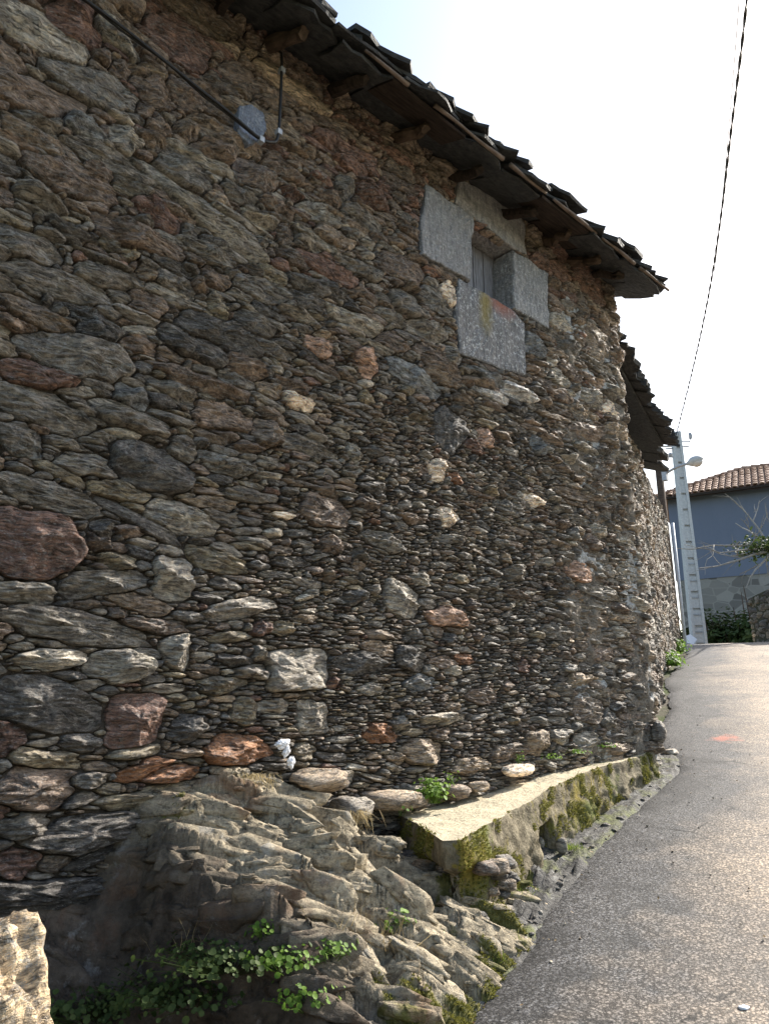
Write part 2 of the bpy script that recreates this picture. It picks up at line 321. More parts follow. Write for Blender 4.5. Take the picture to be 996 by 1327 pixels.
def size_a(u, z):
    s = 1.0
    if u < 1.9 and z > 1.3: s = 1.75
    elif u < 1.7: s = 1.5
    elif u < 2.5: s = 1.15
    if z > 2.4: s *= 1.35
    if 2.2 < u < 4.9 and z < 2.2: s *= .64
    if u <= 2.2 and z < 1.3: s *= .85
    if u > 4.9: s *= 1.1
    return s
def rubble(urange, zrange, mapf, colf, sizef, hands, holes, res, classes, rng, prot=.05, maxgrow=.02, gap=.0035, warp=1.):
    (U0, U1), (Z0, Z1) = urange, zrange
    nu, nz = int((U1-U0)/res), int((Z1-Z0)/res)
    gu = U0+(np.arange(nu)+.5)*res; gzz = Z0+(np.arange(nz)+.5)*res
    GU, GZ = np.meshgrid(gu, gzz, indexing='ij')
    WU = GU+warp*(.018*pn(GU, GZ, 0, 9, 3)+.05*pn(GU, GZ, 0, 1.4, 2)); WZ = GZ+warp*(.010*pn(GU, GZ, 3, 11, 4)+.04*pn(GU, GZ, 7, 1.1, 9))
    best = np.full((nu, nz), maxgrow); lab = np.full((nu, nz), -1, np.int32); occ = np.zeros((nu, nz), bool)
    for poly in holes:                                       # windows and dressed blocks keep rubble out
        poly = np.asarray(poly); ins = np.zeros((nu, nz), bool); j = len(poly)-1
        for i in range(len(poly)):
            (x1, y1), (x2, y2) = poly[i], poly[j]
            c = ((y1 > GZ) != (y2 > GZ)) & (GU < (x2-x1)*(GZ-y1)/(y2-y1+1e-12)+x1); ins ^= c; j = i
        best[ins] = -9; occ |= ins
    st = []
    def win(u, z, ex, ez):
        i0, i1 = max(int((u-ex-U0)/res), 0), min(int((u+ex-U0)/res)+1, nu); j0, j1 = max(int((z-ez-Z0)/res), 0), min(int((z+ez-Z0)/res)+1, nz)
        return i0, i1, j0, j1
    def put(u, z, a, b, rot, p, colr, lich, force=False, tol=.1):
        g = maxgrow*1.6+.02; R = max(a, b)*1.15+g; i0, i1, j0, j1 = win(u, z, R, min(R, b+a*abs(math.sin(rot))+g+.03))
        if i1-i0 < 2 or j1-j0 < 2: return False
        dx = WU[i0:i1, j0:j1]-u; dz = WZ[i0:i1, j0:j1]-z; c, s = math.cos(rot), math.sin(rot)
        xn, zn = (dx*c+dz*s)/a, (-dx*s+dz*c)/b; m = .93*(np.abs(xn)**p+np.abs(zn)**p)**(1/p)
        if p < 6:
            k0 = rng.integers(5, 8); ph = (np.arange(k0)+rng.random()+.55*(rng.random(k0)-.5))*2*math.pi/k0; ro = .80+.26*rng.random(k0)
            for f_, r_ in zip(ph, ro): m = np.maximum(m, (xn*math.cos(f_)+zn*math.sin(f_))/r_)
        ins = m < 1
        tot = ins.sum()
        if tot == 0: return False
        if not force and (ins & occ[i0:i1, j0:j1]).sum() > tol*tot: return False
        occ[i0:i1, j0:j1] |= ins
        dd = (m-1)*min(a, b)
        bb = best[i0:i1, j0:j1]; ll = lab[i0:i1, j0:j1]; k = (dd < bb) & (m < 1.9); bb[k] = dd[k]; ll[k] = len(st)
        st.append((u, z, a, b, rot, p, colr, lich)); return True
    for h in hands: put(*h, force=True)
    for (a0, b0, tries) in classes:
        free = np.flatnonzero(~occ.ravel()); pick = rng.choice(free, min(tries, len(free)), replace=False)
        for q in pick:
            i, j = divmod(int(q), nz)
            if occ[i, j]: continue
            u, z = GU[i, j], GZ[i, j]; sf = sizef(u, z)
            a = a0*sf*math.exp(rng.normal()*.3); b = b0*sf*math.exp(rng.normal()*.28)
            a = max(a, b*.9)
            if rng.random() < .07: a, b = b*1.3, b*1.15
            let, wt, li = colf(u, z); ch = rng.choice(list(let), p=np.array(wt)/sum(wt))
            put(u, z, a, b, rng.normal()*.10, rng.choice([2.2, 2.6, 3.2, 4.5]), np.array(PAL[ch])*math.exp(rng.normal()*.22), li*rng.random()*1.5, tol=.14)
    A = np.array([s[:6] for s in st]); fl_ = lab.ravel()+1; cnt = np.bincount(fl_, minlength=len(st)+1)[1:]
    cu_ = np.bincount(fl_, GU.ravel(), len(st)+1)[1:]/np.maximum(cnt, 1); cz_ = np.bincount(fl_, GZ.ravel(), len(st)+1)[1:]/np.maximum(cnt, 1); A[:, 0] = np.where(cnt > 0, cu_, A[:, 0]); A[:, 1] = np.where(cnt > 0, cz_, A[:, 1])   # true centres of the warped cells
    C = np.array([s[6] for s in st]); LI = np.clip(np.array([s[7] for s in st]), 0, 1)
    tiny = A[:, 3] < .0125; big = A[:, 3] > .030
    res_ = [None]*len(st)
    for sel, K, rings, S_ in ((np.flatnonzero(tiny), 9, (1, 1, .80), 20), (np.flatnonzero(~big & ~tiny), 18, (1, 1, .94, .78, .45), 30), (np.flatnonzero(big), 44, (1, 1, .97, .91, .82, .70, .56, .40, .22), 60)):
        if len(sel) == 0: continue
        a, b, rot, p = A[sel, 2], A[sel, 3], A[sel, 4], A[sel, 5]
        th = np.linspace(0, 2*math.pi, K, endpoint=False); ex, ez = a[:, None]*np.cos(th), b[:, None]*np.sin(th)
        c, s = np.cos(rot)[:, None], np.sin(rot)[:, None]; dx = ex*c-ez*s; dz = ex*s+ez*c
        sv = np.linspace(.25, 1.75, S_)
        IU = ((A[sel, 0][:, None, None]+dx[..., None]*sv-U0)/res).astype(int); IZ = ((A[sel, 1][:, None, None]+dz[..., None]*sv-Z0)/res).astype(int)
        ok = (IU >= 0) & (IU < nu) & (IZ >= 0) & (IZ < nz)
        same = lab[np.clip(IU, 0, nu-1), np.clip(IZ, 0, nz-1)] == sel[:, None, None]; same &= ok
        first = np.where(same.all(-1), S_-1, np.argmin(same, -1)); sb = sv[np.maximum(first-1, 0)]
        none = (first == 0); sb = np.where(none, .25, sb)
        sb = .72*sb+.14*(np.roll(sb, 1, 1)+np.roll(sb, -1, 1))
        rad = np.hypot(dx, dz)*sb; sb = sb*np.clip(1-gap*(.4+1.3*rng.random((len(sel), 1)))/np.maximum(rad, .004), .35, 1)
        good = (sb.max(1) > .5) & (cnt[sel] > 3)
        Hh = prot*(.25+.95*rng.random(len(sel)))*np.clip(b/.03, .5, 1.3)
        Hh = np.where(rng.random(len(sel)) < .12, Hh*.35, Hh)
        FAC = [(rng.random(len(sel))*6.28, .6+1.3*rng.random(len(sel)), .85+.5*rng.random(len(sel))) for _ in range(4)]
        tk_ = 1/(1+a/.10); tx = rng.normal(size=len(sel))*.22*tk_; tz = (rng.normal(size=len(sel))*.26-.05)*tk_
        Vs = []
        for r_i, r in enumerate(rings):
            rr = sb*r; du = dx*rr; dv = dz*rr
            if r_i == 0: h = np.full(du.shape, -.05)
            else:
                h = Hh[:, None]*(1-r**12)**.5+(du*tx[:, None]+dv*tz[:, None])
                for (fa_, fs_, fh_) in FAC: h = np.minimum(h, fh_[:, None]*Hh[:, None]-fs_[:, None]*(dx*np.cos(fa_)[:, None]/a[:, None]+dz*np.sin(fa_)[:, None]/b[:, None])*r*Hh[:, None])
                nb = np.minimum(b, .05)[:, None]
                uu, zz = A[sel, 0][:, None]+du, A[sel, 1][:, None]+dv
                h = h+nb*(.27*pn(uu, zz, sel[:, None]*1.7, 11)+.30*pn(uu*.5, zz*2.2, sel[:, None]*2.3, 26)+.27*pn(uu*.7, zz*1.6, sel[:, None]*2.3, 55))
                if K > 16: h = h+(.010 if K > 20 else .006)*(((zz*1.0+.35*tx[:, None]*uu)/(.024 if K > 20 else .016)+1.8*pn(uu, zz, 0, 5)) % 1.)*(r < .98)
                h = np.clip(h, -.045 if r > .975 else -.012, prot*2.1)
                h = h-(.35*Hh[:, None]+.004)*(r == 1)
            jit = 1+(0 if r_i < 1 else .05)*pn(du*0+sel[:, None]*.37, th[None]*1.3, r_i*3.1+0*du, 1.)
            Vs.append(mapf(A[sel, 0][:, None]+du*jit, A[sel, 1][:, None]+dv*jit, h))
        ctr = mapf(A[sel, 0], A[sel, 1], Hh+.3*np.minimum(b, .05)*pn(A[sel, 0], A[sel, 1], sel*1.7, 11))
        nr = len(rings); Vall = np.concatenate([np.stack(Vs, 1).reshape(len(sel), nr*K, 3), ctr[:, None]], 1)
        Fl = []
        for r in range(nr-1):
            for i in range(K): Fl += [(r*K+i, r*K+(i+1) % K, (r+1)*K+(i+1) % K), (r*K+i, (r+1)*K+(i+1) % K, (r+1)*K+i)]
        for i in range(K): Fl.append(((nr-1)*K+i, (nr-1)*K+(i+1) % K, nr*K))
        Fl = np.array(Fl)
        ear = (dx*sb).ptp(1)*(dz*sb).ptp(1) if hasattr(np.ndarray, 'ptp') else np.ptp(dx*sb, axis=1)*np.ptp(dz*sb, axis=1)
        for q, i in enumerate(sel):
            if good[q]: res_[i] = (Vall[q], Fl, C[i], LI[i], ear[q])
    return [r for r in res_ if r is not None], (GU, GZ, lab)
def place_rubble(stones, parent, mat, nbig=300, stuff='rubble_stone'):
    loc = np.array(parent.location) if parent.type == 'EMPTY' else np.zeros(3); sc = []
    for V, Fl, c, li, ar in stones:
        x, y, z = px_of(V.mean(0)); vis = (-30 < x < 1026) and (-30 < y < 1357) and z > 0
        e1 = px_of(V.max(0)); e0 = px_of(V.min(0)); sc.append(ar/(max(z, .5)**2)*(1 if vis else 1e-3))
    order = np.argsort(-np.array(sc)); rest = []
    for n, i in enumerate(order):
        V, Fl, c, li, ar = stones[i]; C4 = np.tile(np.r_[c, li], (len(V), 1))
        if n < nbig: mesh_obj('stone', V-loc, Fl, mat, parent, col=C4)
        else: rest.append((V-loc, Fl, C4))
    if rest:
        off = np.cumsum([0]+[len(r[0]) for r in rest])
        o = mesh_obj(stuff, np.concatenate([r[0] for r in rest]), np.concatenate([r[1]+off[i] for i, r in enumerate(rest)]), mat, parent, col=np.concatenate([r[2] for r in rest]))
        o['kind'] = 'stuff'
# ------------------------------------------------------------------ main house
HA = thing('stone_house', 'tall old house of dark rubble stone with one small dressed window under its slate eave', 'house', (0, 0, 0))
P2 = lambda L, Y=0.: [(on_y(x, y, Y)[0], on_y(x, y, Y)[2]) for x, y in L]
BLK = {'jamb_left': P2([(549, 241), (609, 284), (606, 366), (598, 362), (543, 332), (541, 300)]),
       'lintel': P2([(590, 234), (616, 243), (660, 270), (677, 292), (679, 331), (661, 323), (608, 281), (587, 265)]),
       'jamb_right': P2([(661, 326), (690, 344), (706, 356), (708, 428), (684, 414), (662, 402)]),
       'sill': P2([(592, 363), (606, 369), (625, 380), (660, 402), (678, 420), (679, 488), (655, 480), (594, 459), (588, 410)])}
OPEN = [(3.915, 3.16), (4.455, 3.16), (4.455, 3.73), (3.915, 3.73)]
def grow(poly, k):
    P = np.asarray(poly); c = P.mean(0); d = P-c; return c+d*(1+k/np.linalg.norm(d, axis=1)[:, None])
hands = []
for xa, ya, xb, yb, tk, p_, ch, li in HANDL:
    A0, B0 = on_y(xa, ya), on_y(xb, yb); mx, my = (xa+xb)/2, (ya+yb)/2
    a = math.hypot(B0[0]-A0[0], B0[2]-A0[2])/2; hh = (on_y(mx, my-tk/2)[2]-on_y(mx, my+tk/2)[2])/2; rot = math.atan2(B0[2]-A0[2], B0[0]-A0[0])
    m = (A0+B0)/2
    if a < hh: pass
    hands.append((m[0], m[2], max(a*.97, .02), max(hh*.97, .015), rot if a > hh*1.2 else rot*.5, p_, np.array(PAL[ch]), li))
hands.sort(key=lambda h: -h[2]*h[3])
CLS = ((.16, .050, 500), (.115, .034, 1800), (.085, .023, 6000), (.058, .0160, 24000), (.036, .0115, 45000), (.022, .0080, 50000))
stA, (GU, GZ, LAB) = rubble((-1.5, 7.0), (-.8, 4.32), map_a, col_a, size_a, hands, [grow(v, .006) for v in BLK.values()]+[OPEN], .0055, CLS, np.random.default_rng(3), prot=.042, gap=.0026, maxgrow=.03)
print('stones A', len(stA))
place_rubble(stA, HA, M_ST)
# mortar face behind the stones; it comes forward and pale near the right-hand corner
ug = np.arange(-1.5, 7.0, .016); zg = np.arange(-.9, 4.34, .016); MU, MZ = np.meshgrid(ug, zg, indexing='ij')
lime = sst(4.75, 5.35, MU+.35*pn(MU, MZ, 0, 1.6, 31))*sst(4.0, 3.2, MZ)
lime = np.clip(lime*(.45+1.1*fbm(MU, MZ, 0, 2.6, 3, 33)+.25), 0, 1)
red = sst(3.1, 3.6, MZ)
Hm = -.022+.010*pn(MU, MZ, 0, 14, 8)+.006*pn(MU, MZ, 0, 33, 8)+lime*(.030+.022*pn(MU, MZ, 0, 5, 12)+.020*pn(MU, MZ, 0, 13, 13)*.8+.008*pn(MU, MZ, 0, 31, 13))
inop = (MU > 3.90) & (MU < 4.47) & (MZ > 3.15) & (MZ < 3.745)
Vm = map_a(MU, MZ, Hm); Fm = grid_faces(len(ug), len(zg))
keep = ~inop.ravel()[Fm].any(1); Fm = Fm[keep]
cm = np.array((.075, .062, .05))*(1-lime[..., None])+np.array((.20, .175, .145))*lime[..., None]
cm = cm*(1-.5*red[..., None])+np.array((.10, .07, .055))*.5*red[..., None]
wp = (fbm(MU, MZ, 5, 1.9, 4, 44) > .30) & (lime > .3)
cm = np.where(wp[..., None], np.array((.42, .42, .41)), cm)
mesh_obj('mortar_face', Vm.reshape(-1, 3), Fm, M_MO, HA, col=np.concatenate([cm, np.ones(MU.shape+(1,))], -1).reshape(-1, 4), smooth=True)
b = MB(); b.box((2.3, 2.7, 1.6), (7.5, 5.0, 5.0)); b.build('house_core', M_MO, HA, col=(.08, .07, .06, 1))
# dressed window stones: rounded slabs with worn edges
def block(name, poly, h0, h1, col, lich, parent, n=84, seed=0, worn=.012):
    P = np.asarray(poly, float)
    if (np.roll(P[:, 0], -1)*P[:, 1]-P[:, 0]*np.roll(P[:, 1], -1)).sum() < 0: P = P[::-1]
    Q = np.concatenate([P, P[:1]]); d = np.r_[0, np.cumsum(np.linalg.norm(np.diff(Q, axis=0), axis=1))]
    s = np.linspace(0, d[-1], n, endpoint=False); s = np.sort(np.r_[s, d[:-1]]); R = np.stack([np.interp(s, d, Q[:, 0]), np.interp(s, d, Q[:, 1])], 1)
    n = len(R); c = P.mean(0); rings = [(1., h0), (1., h1-worn*1.4), (1-.006, h1-worn*.5), (.965, h1), (.9, h1), (.8, h1), (.7, h1), (.58, h1), (.45, h1), (.3, h1), (.15, h1)]; Vs = []
    for i, (k, h) in enumerate(rings):
        X_ = c+(R-c)*k; X_ = X_+(np.stack([.012*fbm(X_[:, 0], X_[:, 1], seed+9, 7, 4), .012*fbm(X_[:, 0], X_[:, 1], seed+19, 7, 4)], 1))*(1 if i < 4 else 0)
        hh = h+(.012*pn(X_[:, 0], X_[:, 1], seed, 6)+.005*pn(X_[:, 0], X_[:, 1], seed, 26)+.003*pn(X_[:, 0], X_[:, 1], seed, 60) if i > 0 else 0)
        Vs.append(np.stack([X_[:, 0], -hh*np.ones(n), X_[:, 1]], 1))
    V = np.concatenate(Vs+[np.array([[c[0], -h1, c[1]]])]); m = len(rings)
    Fc = [(j*n+i, (j+1)*n+i, (j+1)*n+(i+1) % n, j*n+(i+1) % n)[::-1] for j in range(m-1) for i in range(n)]+[((m-1)*n+i, (m-1)*n+(i+1) % n, m*n) for i in range(n)]
    Fc += [tuple(range(n))[::-1]]
    return mesh_obj(name, V, Fc, M_GR, parent, col=np.tile((*col, lich), (len(V), 1)))
WN = mesh_obj('window', [(3.93, .24, 3.17), (4.45, .24, 3.17), (4.45, .24, 3.74), (3.93, .24, 3.74), (3.93, .26, 3.17), (4.45, .26, 3.17), (4.45, .26, 3.74), (3.93, .26, 3.74)],
     [(0, 1, 2, 3), (7, 6, 5, 4), (0, 4, 5, 1), (2, 6, 7, 3), (0, 3, 7, 4), (1, 5, 6, 2)], M_SOFF, HA)
WN['label'] = 'small square window closed by weathered grey boards'
block('window_jamb', BLK['jamb_left'], -.24, .034, (.285, .28, .28), .45, WN, seed=1)
block('window_lintel', BLK['lintel'], -.24, .026, (.36, .345, .335), .5, WN, seed=2)
block('window_jamb', BLK['jamb_right'], -.24, .028, (.28, .28, .28), .7, WN, seed=3)
o = block('window_sill', BLK['sill'], -.24, .016, (.20, .20, .205), .9, WN, seed=4)
# rust-red and mustard lichen stains on the sill stone
def m_sill():
    m = M_GR.copy(); m.name = 'stained_granite'; t = m.node_tree; b = t.nodes['Principled BSDF']; src = b.inputs['Base Color'].links[0].from_socket
    pos = t.nodes['Geometry'].outputs['Position']
    for ctr, sx, sz, c in ((on_y(647, 395), 5.5, 9, (.34, .10, .05, 1)), (on_y(627, 408), 11, 5.2, (.24, .19, .05, 1)), (on_y(627, 390), 12, 9, (.24, .19, .05, 1))):
        mp = t.nodes.new('ShaderNodeMapping'); mp.vector_type = 'POINT'; t.links.new(pos, mp.inputs[0]); mp.inputs['Scale'].default_value = (sx, 0, sz)
        mp.inputs['Location'].default_value = (-ctr[0]*sx, 0, -ctr[2]*sz)
        ln = t.nodes.new('ShaderNodeVectorMath'); ln.operation = 'LENGTH'; t.links.new(mp.outputs[0], ln.inputs[0])
        nz = t.nodes.new('ShaderNodeTexNoise'); nz.inputs['Scale'].default_value = 26; nz.inputs['Detail'].default_value = 6; nz.inputs['Roughness'].default_value = .8; t.links.new(pos, nz.inputs['Vector'])
        ad = t.nodes.new('ShaderNodeMath'); ad.operation = 'ADD'; t.links.new(ln.outputs['Value'], ad.inputs[0]); t.links.new(nz.outputs['Fac'], ad.inputs[1])
        mr = t.nodes.new('ShaderNodeMapRange'); t.links.new(ad.outputs[0], mr.inputs[0]); mr.inputs[1].default_value = .7; mr.inputs[2].default_value = 1.65; mr.inputs[3].default_value = .75; mr.inputs[4].default_value = 0
        mx = t.nodes.new('ShaderNodeMix'); mx.data_type = 'RGBA'; t.links.new(mr.outputs[0], mx.inputs[0]); t.links.new(src, mx.inputs[6]); mx.inputs[7].default_value = c; src = mx.outputs[2]
    t.links.new(src, b.inputs['Base Color']); return m
o.data.materials[0] = m_sill()
x = 3.93
for wd in (.13, .12, .035, .10, .14):
    b = MB(); b.box((x+wd/2, .20-.01*RNG.random(), 3.45), (wd-.012, .025, .60)); b.build('shutter_board', M_SHUT, WN); x += wd
# blue-grey cement patch and the pole-fed cable
P = np.array(P2([(306, 142), (322, 140), (337, 150), (341, 172), (334, 186), (318, 191), (304, 178)]))
o = block('cement_patch', P, -.02, .036, (.21, .24, .30), .3, HA, seed=7, worn=.008)
o['label'] = 'smooth blue-grey cement patch behind the cable'
# ------------------------------------------------------------------ main roof eave
RO = empty('roof'); RO.parent = HA
ps = math.atan(.38)
def slate(u0, u1, y0, y1, zt, th, parent, rng, axu=np.array([1, 0, 0.]), axo=np.array([0, -1, 0.]), org=np.zeros(3), pitch=ps, rag=.07):
    """irregular slab: u along the eave, y outward distance, zt top height at y=0 of the slope"""
    dn = axo*math.cos(pitch)-UPV*math.sin(pitch); nn = axo*math.sin(pitch)+UPV*math.cos(pitch)
    n = 5; P = []
    for i in range(n+1): P.append((u0+(u1-u0)*i/n+rng.normal()*.01, y1+rng.normal()*rag*.45-(.06 if i in (0, n) and rng.random() < .6 else 0)))
    P += [(u1+rng.normal()*.01, (y0+y1)/2), (u1, y0), (u0, y0), (u0+rng.normal()*.01, (y0+y1)/2)]
    b = MB(); b.prism(P, th, org+UPV*zt, [axu, dn, nn])
    o = b.build('slate', M_SLATE, parent); c = o.data.vertices
    tw = rng.normal()*.012; mid = (u0+u1)/2
    for v in c:
        pp = np.array(v.co)-org; v.co.z += tw*((pp@axu)-mid)*3+rng.normal()*.004
    return o
rg = np.random.default_rng(21)
def eave(parent, u0, u1, z_e, over, courses, thick, axu, axo, org, rng, pitch=ps, wmin=.32, wmax=.62, lift=0.):
    """courses of slabs climbing from the eave: the outer edge sits at height z_e and distance over"""
    for c in range(courses):
        yo = (over-c*.30)/math.cos(pitch); zt = z_e+over*math.tan(pitch)+.03+c*thick*.9
        for lay in range(3 if c == 0 else 1):
            u = u0-rng.random()*.2
            while u < u1:
                wd = wmin+(wmax-wmin)*rng.random(); th = thick*(.6+.8*rng.random())
                e = min(u+wd, u1+.04*rng.normal())
                if e-u > .1: slate(u, e-.008, yo-.62, yo+rng.normal()*.045-lay*.035, zt+lay*thick*1.15+rng.normal()*.006, th, parent, rng, axu, axo, org, pitch)
                u += wd
EX, EO = np.array([1, 0, 0.]), np.array([0, -1, 0.])
eave(RO, -1.6, 6.36, 3.945, .47, 5, .022, EX, EO, np.zeros(3), rg, wmin=.28, wmax=.7)
# short stacked pieces standing proud along the edge
for px in (512, 598, 676, 748, 832):
    u = on_y(px-10, 100+ (px-512)*.77, -.45)[0]; 
    slate(u-.26, u+.22, .0, .46/math.cos(ps)+.03, 3.945+.47*math.tan(ps)+.11, .026, RO, rg)
b = MB(); b.prism([(-1.6, .32), (6.30, .32), (6.30, -3.2), (-1.6, -3.2)], .03, (0, 0, 4.125), [EX, EO*math.cos(ps)-UPV*math.sin(ps), EO*math.sin(ps)+UPV*math.cos(ps)]); b.build('roof_deck', M_SLATE, RO)
# soffit boards laid along the eave
dn = EO*math.cos(ps)-UPV*math.sin(ps); nn = EO*math.sin(ps)+UPV*math.cos(ps)
for r_, (y0, y1) in enumerate(((-.02, .30), (.20, .455))):
    u = -1.6+.2*r_
    while u < 6.3:
        L = .28+.5*rg.random(); e = min(u+L, 6.31)
        if e-u > .1:
            if rg.random() < .14:
                b = MB(); b.prism([(u, y0), (e-.015, y0+rg.normal()*.006), (e-.015, y1+rg.normal()*.012), (u, y1)], .02, (0, 0, 4.105-.012*r_+rg.normal()*.004), [EX, dn, nn]); b.build('soffit_board', M_SOFF, RO)
            else: slate(u, e-.006, y0, y1+.01*rg.normal(), 4.108-.016*r_+rg.normal()*.006, .018, RO, rg, rag=.03)
        u += L
# round eave battens showing reddish under the slate edge
seg = [(-.5, 1.1), (1.2, 1.85), (2.45, 2.82), (3.06, 3.78), (3.86, 4.30), (4.40, 5.0), (5.09, 5.62), (5.71, 6.24)]
for a, e in seg:
    n = 9; uu = np.linspace(a, e, n); P = np.stack([uu, -.452+.008*pn(uu, 3, 0, 2), 3.945+.012*pn(uu, 8, 0, 2.5)], 1)
    b = MB(); b.tube(P, .014*(1+.25*np.sin(uu*7)), 7); b.build('eave_batten', M_WOODR, RO, smooth=True)
# rough rafter tails
for px, py in ((230, -60), (320, -30), (395, 35), (478, 95), (560, 158), (632, 218), (700, 262), (745, 300), (786, 325), (812, 350)):
    u = on_y(px, py, -.36)[0]; r0 = .036+.012*rg.random(); ys = np.array([.3, 0, -.12, -.2, -.28, -.33+.05*rg.random()])
    P = np.stack([u+.02*rg.normal(size=6), ys, 4.045+.38*ys+.01*rg.normal(size=6)-.012], 1)
    b = MB(); b.tube(P, r0*np.array([1, 1, .95, .9, .85, .75]), 9); o = b.build('rafter', M_WOOD if rg.random() < .4 else M_SOFF, RO, smooth=False)
    for v in o.data.vertices: v.co += Vector(rg.normal(size=3)*.005)
# ------------------------------------------------------------------ wall cable
def spline(P, n=12):
    P = np.asarray(P, float); out = []; Q = np.vstack([2*P[0]-P[1], P, 2*P[-1]-P[-2]])
    for i in range(1, len(Q)-2):
        for t in np.linspace(0, 1, n, endpoint=False):
            a, b_, c, d_ = Q[i-1:i+3]; out.append(.5*((2*b_)+(-a+c)*t+(2*a-5*b_+4*c-d_)*t*t+(-a+3*b_-3*c+d_)*t**3))
    out.append(P[-1]); return np.array(out)
CB = thing('wall_cable', 'pair of thin black cables clipped slantwise across the upper wall, turning up to the eave', 'cable', tuple(on_y(345, 182, -.07)))
L0 = np.array(CB.location)
c1 = [on_y(x, y, -.075) for x, y in ((60, -38), (110, -1), (160, 36), (215, 80), (262, 118), (300, 148), (335, 178), (352, 184), (360, 178), (363, 140), (365, 76), (368, 58))]
c1[-1][1] = -.02
b = MB(); b.tube(spline(c1, 6)-L0, .009, 6); b.build('cable', M_BLACK, CB, smooth=True)
c2 = [on_y(x, y+3+1.5*math.sin(x*.05), -.06) for x, y in ((60, -38), (110, -1), (160, 37), (215, 79), (262, 119), (300, 148), (332, 176), (345, 182))]
b = MB(); b.tube(spline(c2, 6)-L0, .006, 6); b.build('cable', M_BLACK, CB, smooth=True)
for x, y in ((338, 182), (361, 172), (365, 92)):
    b = MB(); b.box(on_y(x, y, -.07)-L0, (.03, .035, .035)); b.build('cable_clip', M_ZINC, CB)
# ------------------------------------------------------------------ rock outcrop at the wall foot
gx = np.arange(-.6, 4.1, .009); gy = np.arange(-2.6, .14, .009); OX, OY = np.meshgrid(gx, gy, indexing='ij')
G0 = gz(OX, OY)
zt = np.interp(OX, [-.6, .8, 1.15, 1.38, 1.5, 1.62, 1.9, 2.15, 2.4, 2.7, 3.0, 3.4, 4.1], [-.75, -.68, -.62, -.56, -.42, -.27, -.20, -.19, -.27, -.44, -.55, -.72, -.9])
yo = np.interp(OX, [-.6, .6, 1.2, 1.6, 1.9, 2.25, 2.6, 3.0, 3.3, 4.1], [1.0, 1.2, 1.6, 1.62, 1.45, 1.20, 1.08, .96, .80, .3])
wv = np.clip(-OY/yo, 0, 1.3)
shp = np.clip(1-wv, 0, 1)**.85
rock = G0-.05+(zt-G0+.05)*shp
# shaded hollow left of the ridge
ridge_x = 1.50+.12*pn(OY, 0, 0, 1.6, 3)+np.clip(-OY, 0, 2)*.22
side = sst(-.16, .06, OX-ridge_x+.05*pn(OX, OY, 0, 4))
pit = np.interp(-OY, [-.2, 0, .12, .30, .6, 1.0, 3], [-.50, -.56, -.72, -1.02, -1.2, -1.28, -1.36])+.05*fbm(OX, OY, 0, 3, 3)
zz = pit*(1-side)+rock*side
# near lit boulder at the extreme lower left
# foliation: saw-tooth ledges striking outwards and down to the right
sx_, sq = .757*OX-.654*OY, .654*OX+.757*OY
def saw(p):
    f = p-np.floor(p); return np.where(f < .22, f/.22, (1-f)/.78)
def slabs(a, b, sa, sb, seed, jit=.85):
    """split the surface into elongated blocks (sa by sb); returns per-block random numbers, offset from the block centre and gap distance"""
    A, B = a/sa, b/sb; ia, ib = np.floor(A).astype(int), np.floor(B).astype(int); d1 = np.full(A.shape, 9.); d2 = np.full(A.shape, 9.); R1 = np.zeros(A.shape); R2 = np.zeros(A.shape); ca = np.zeros(A.shape); cb = np.zeros(A.shape)
    for i in (-1, 0, 1):
        for j in (-1, 0, 1):
            h = _perm[_perm[(ia+i+seed*13) & 4095]+((ib+j) & 4095)]; u1, u2, u3, u4 = (_perm[h+11]/4096, _perm[h+222]/4096, _perm[h+333]/4096, _perm[h+555]/4096)
            da, db = A-(ia+i+.5+jit*(u1-.5)), B-(ib+j+.5+jit*(u2-.5)); d = np.maximum(np.abs(da)*.9+np.abs(db)*.25, np.abs(db)+np.abs(da)*.2)
            m = d < d1; d2 = np.where(m, d1, np.minimum(d2, d)); d1 = np.where(m, d, d1)
            R1 = np.where(m, u3, R1); R2 = np.where(m, u4, R2); ca = np.where(m, da, ca); cb = np.where(m, db, cb)
    return R1, R2, ca, cb, d2-d1
wr = .09*fbm(sx_*.6, sq, 0, 1.8, 2, 5); k_edge = sst(1.15, .8, wv)*sst(-.02, .10, -OY)
amp = (.35+.65*side)*k_edge; q1 = sq+wr+.012*fbm(OX, OY, 0, 9, 3, 2)
for (sa, sb, hA, tl, gp_, sd) in ((.60, .17, .085, .070, .060, 1), (.24, .070, .042, .036, .028, 2), (.09, .032, .015, .011, .010, 3)):
    r1, r2, ca, cb, gp2 = slabs(sx_+.03*pn(OX, OY, 0, 4, sd), q1, sa, sb, sd)
    zz = zz+amp*(hA*(r1-.5)-tl*cb*(.5+r2)+tl*.5*ca*(r2-.5)-gp_*np.exp(-(gp2/.10)**2))
zz = zz+amp*(.045*fbm(OX, OY, 0, 2.6, 2, 8)+.022*np.abs(fbm(sx_*.4, sq, 0, 9, 4, 4))+.010*fbm(OX, OY, 0, 13, 3, 21)+.006*pn(OX, OY, 0, 42))+(1-side)*k_edge*(.028*fbm(OX, OY, 0, 5, 5, 12)+.035*np.abs(fbm(OX, OY, 0, 3, 4, 15)))
yw = sst(-.02, .03, OY); zz = zz-yw*.0
moss = sst(-.05, .15, OX-ridge_x)*np.clip(.5+1.3*fbm(OX, OY, 2, 2.6, 4, 19)-.9*sst(.9, .2, wv)+.35*sst(2.1, 1.6, OX)*side+.55*sst(.75, 1.1, wv)+.22*sst(.25, .6, wv)+.55*(fbm(OX, OY, 6, 4.5, 3, 51)), 0, 1)
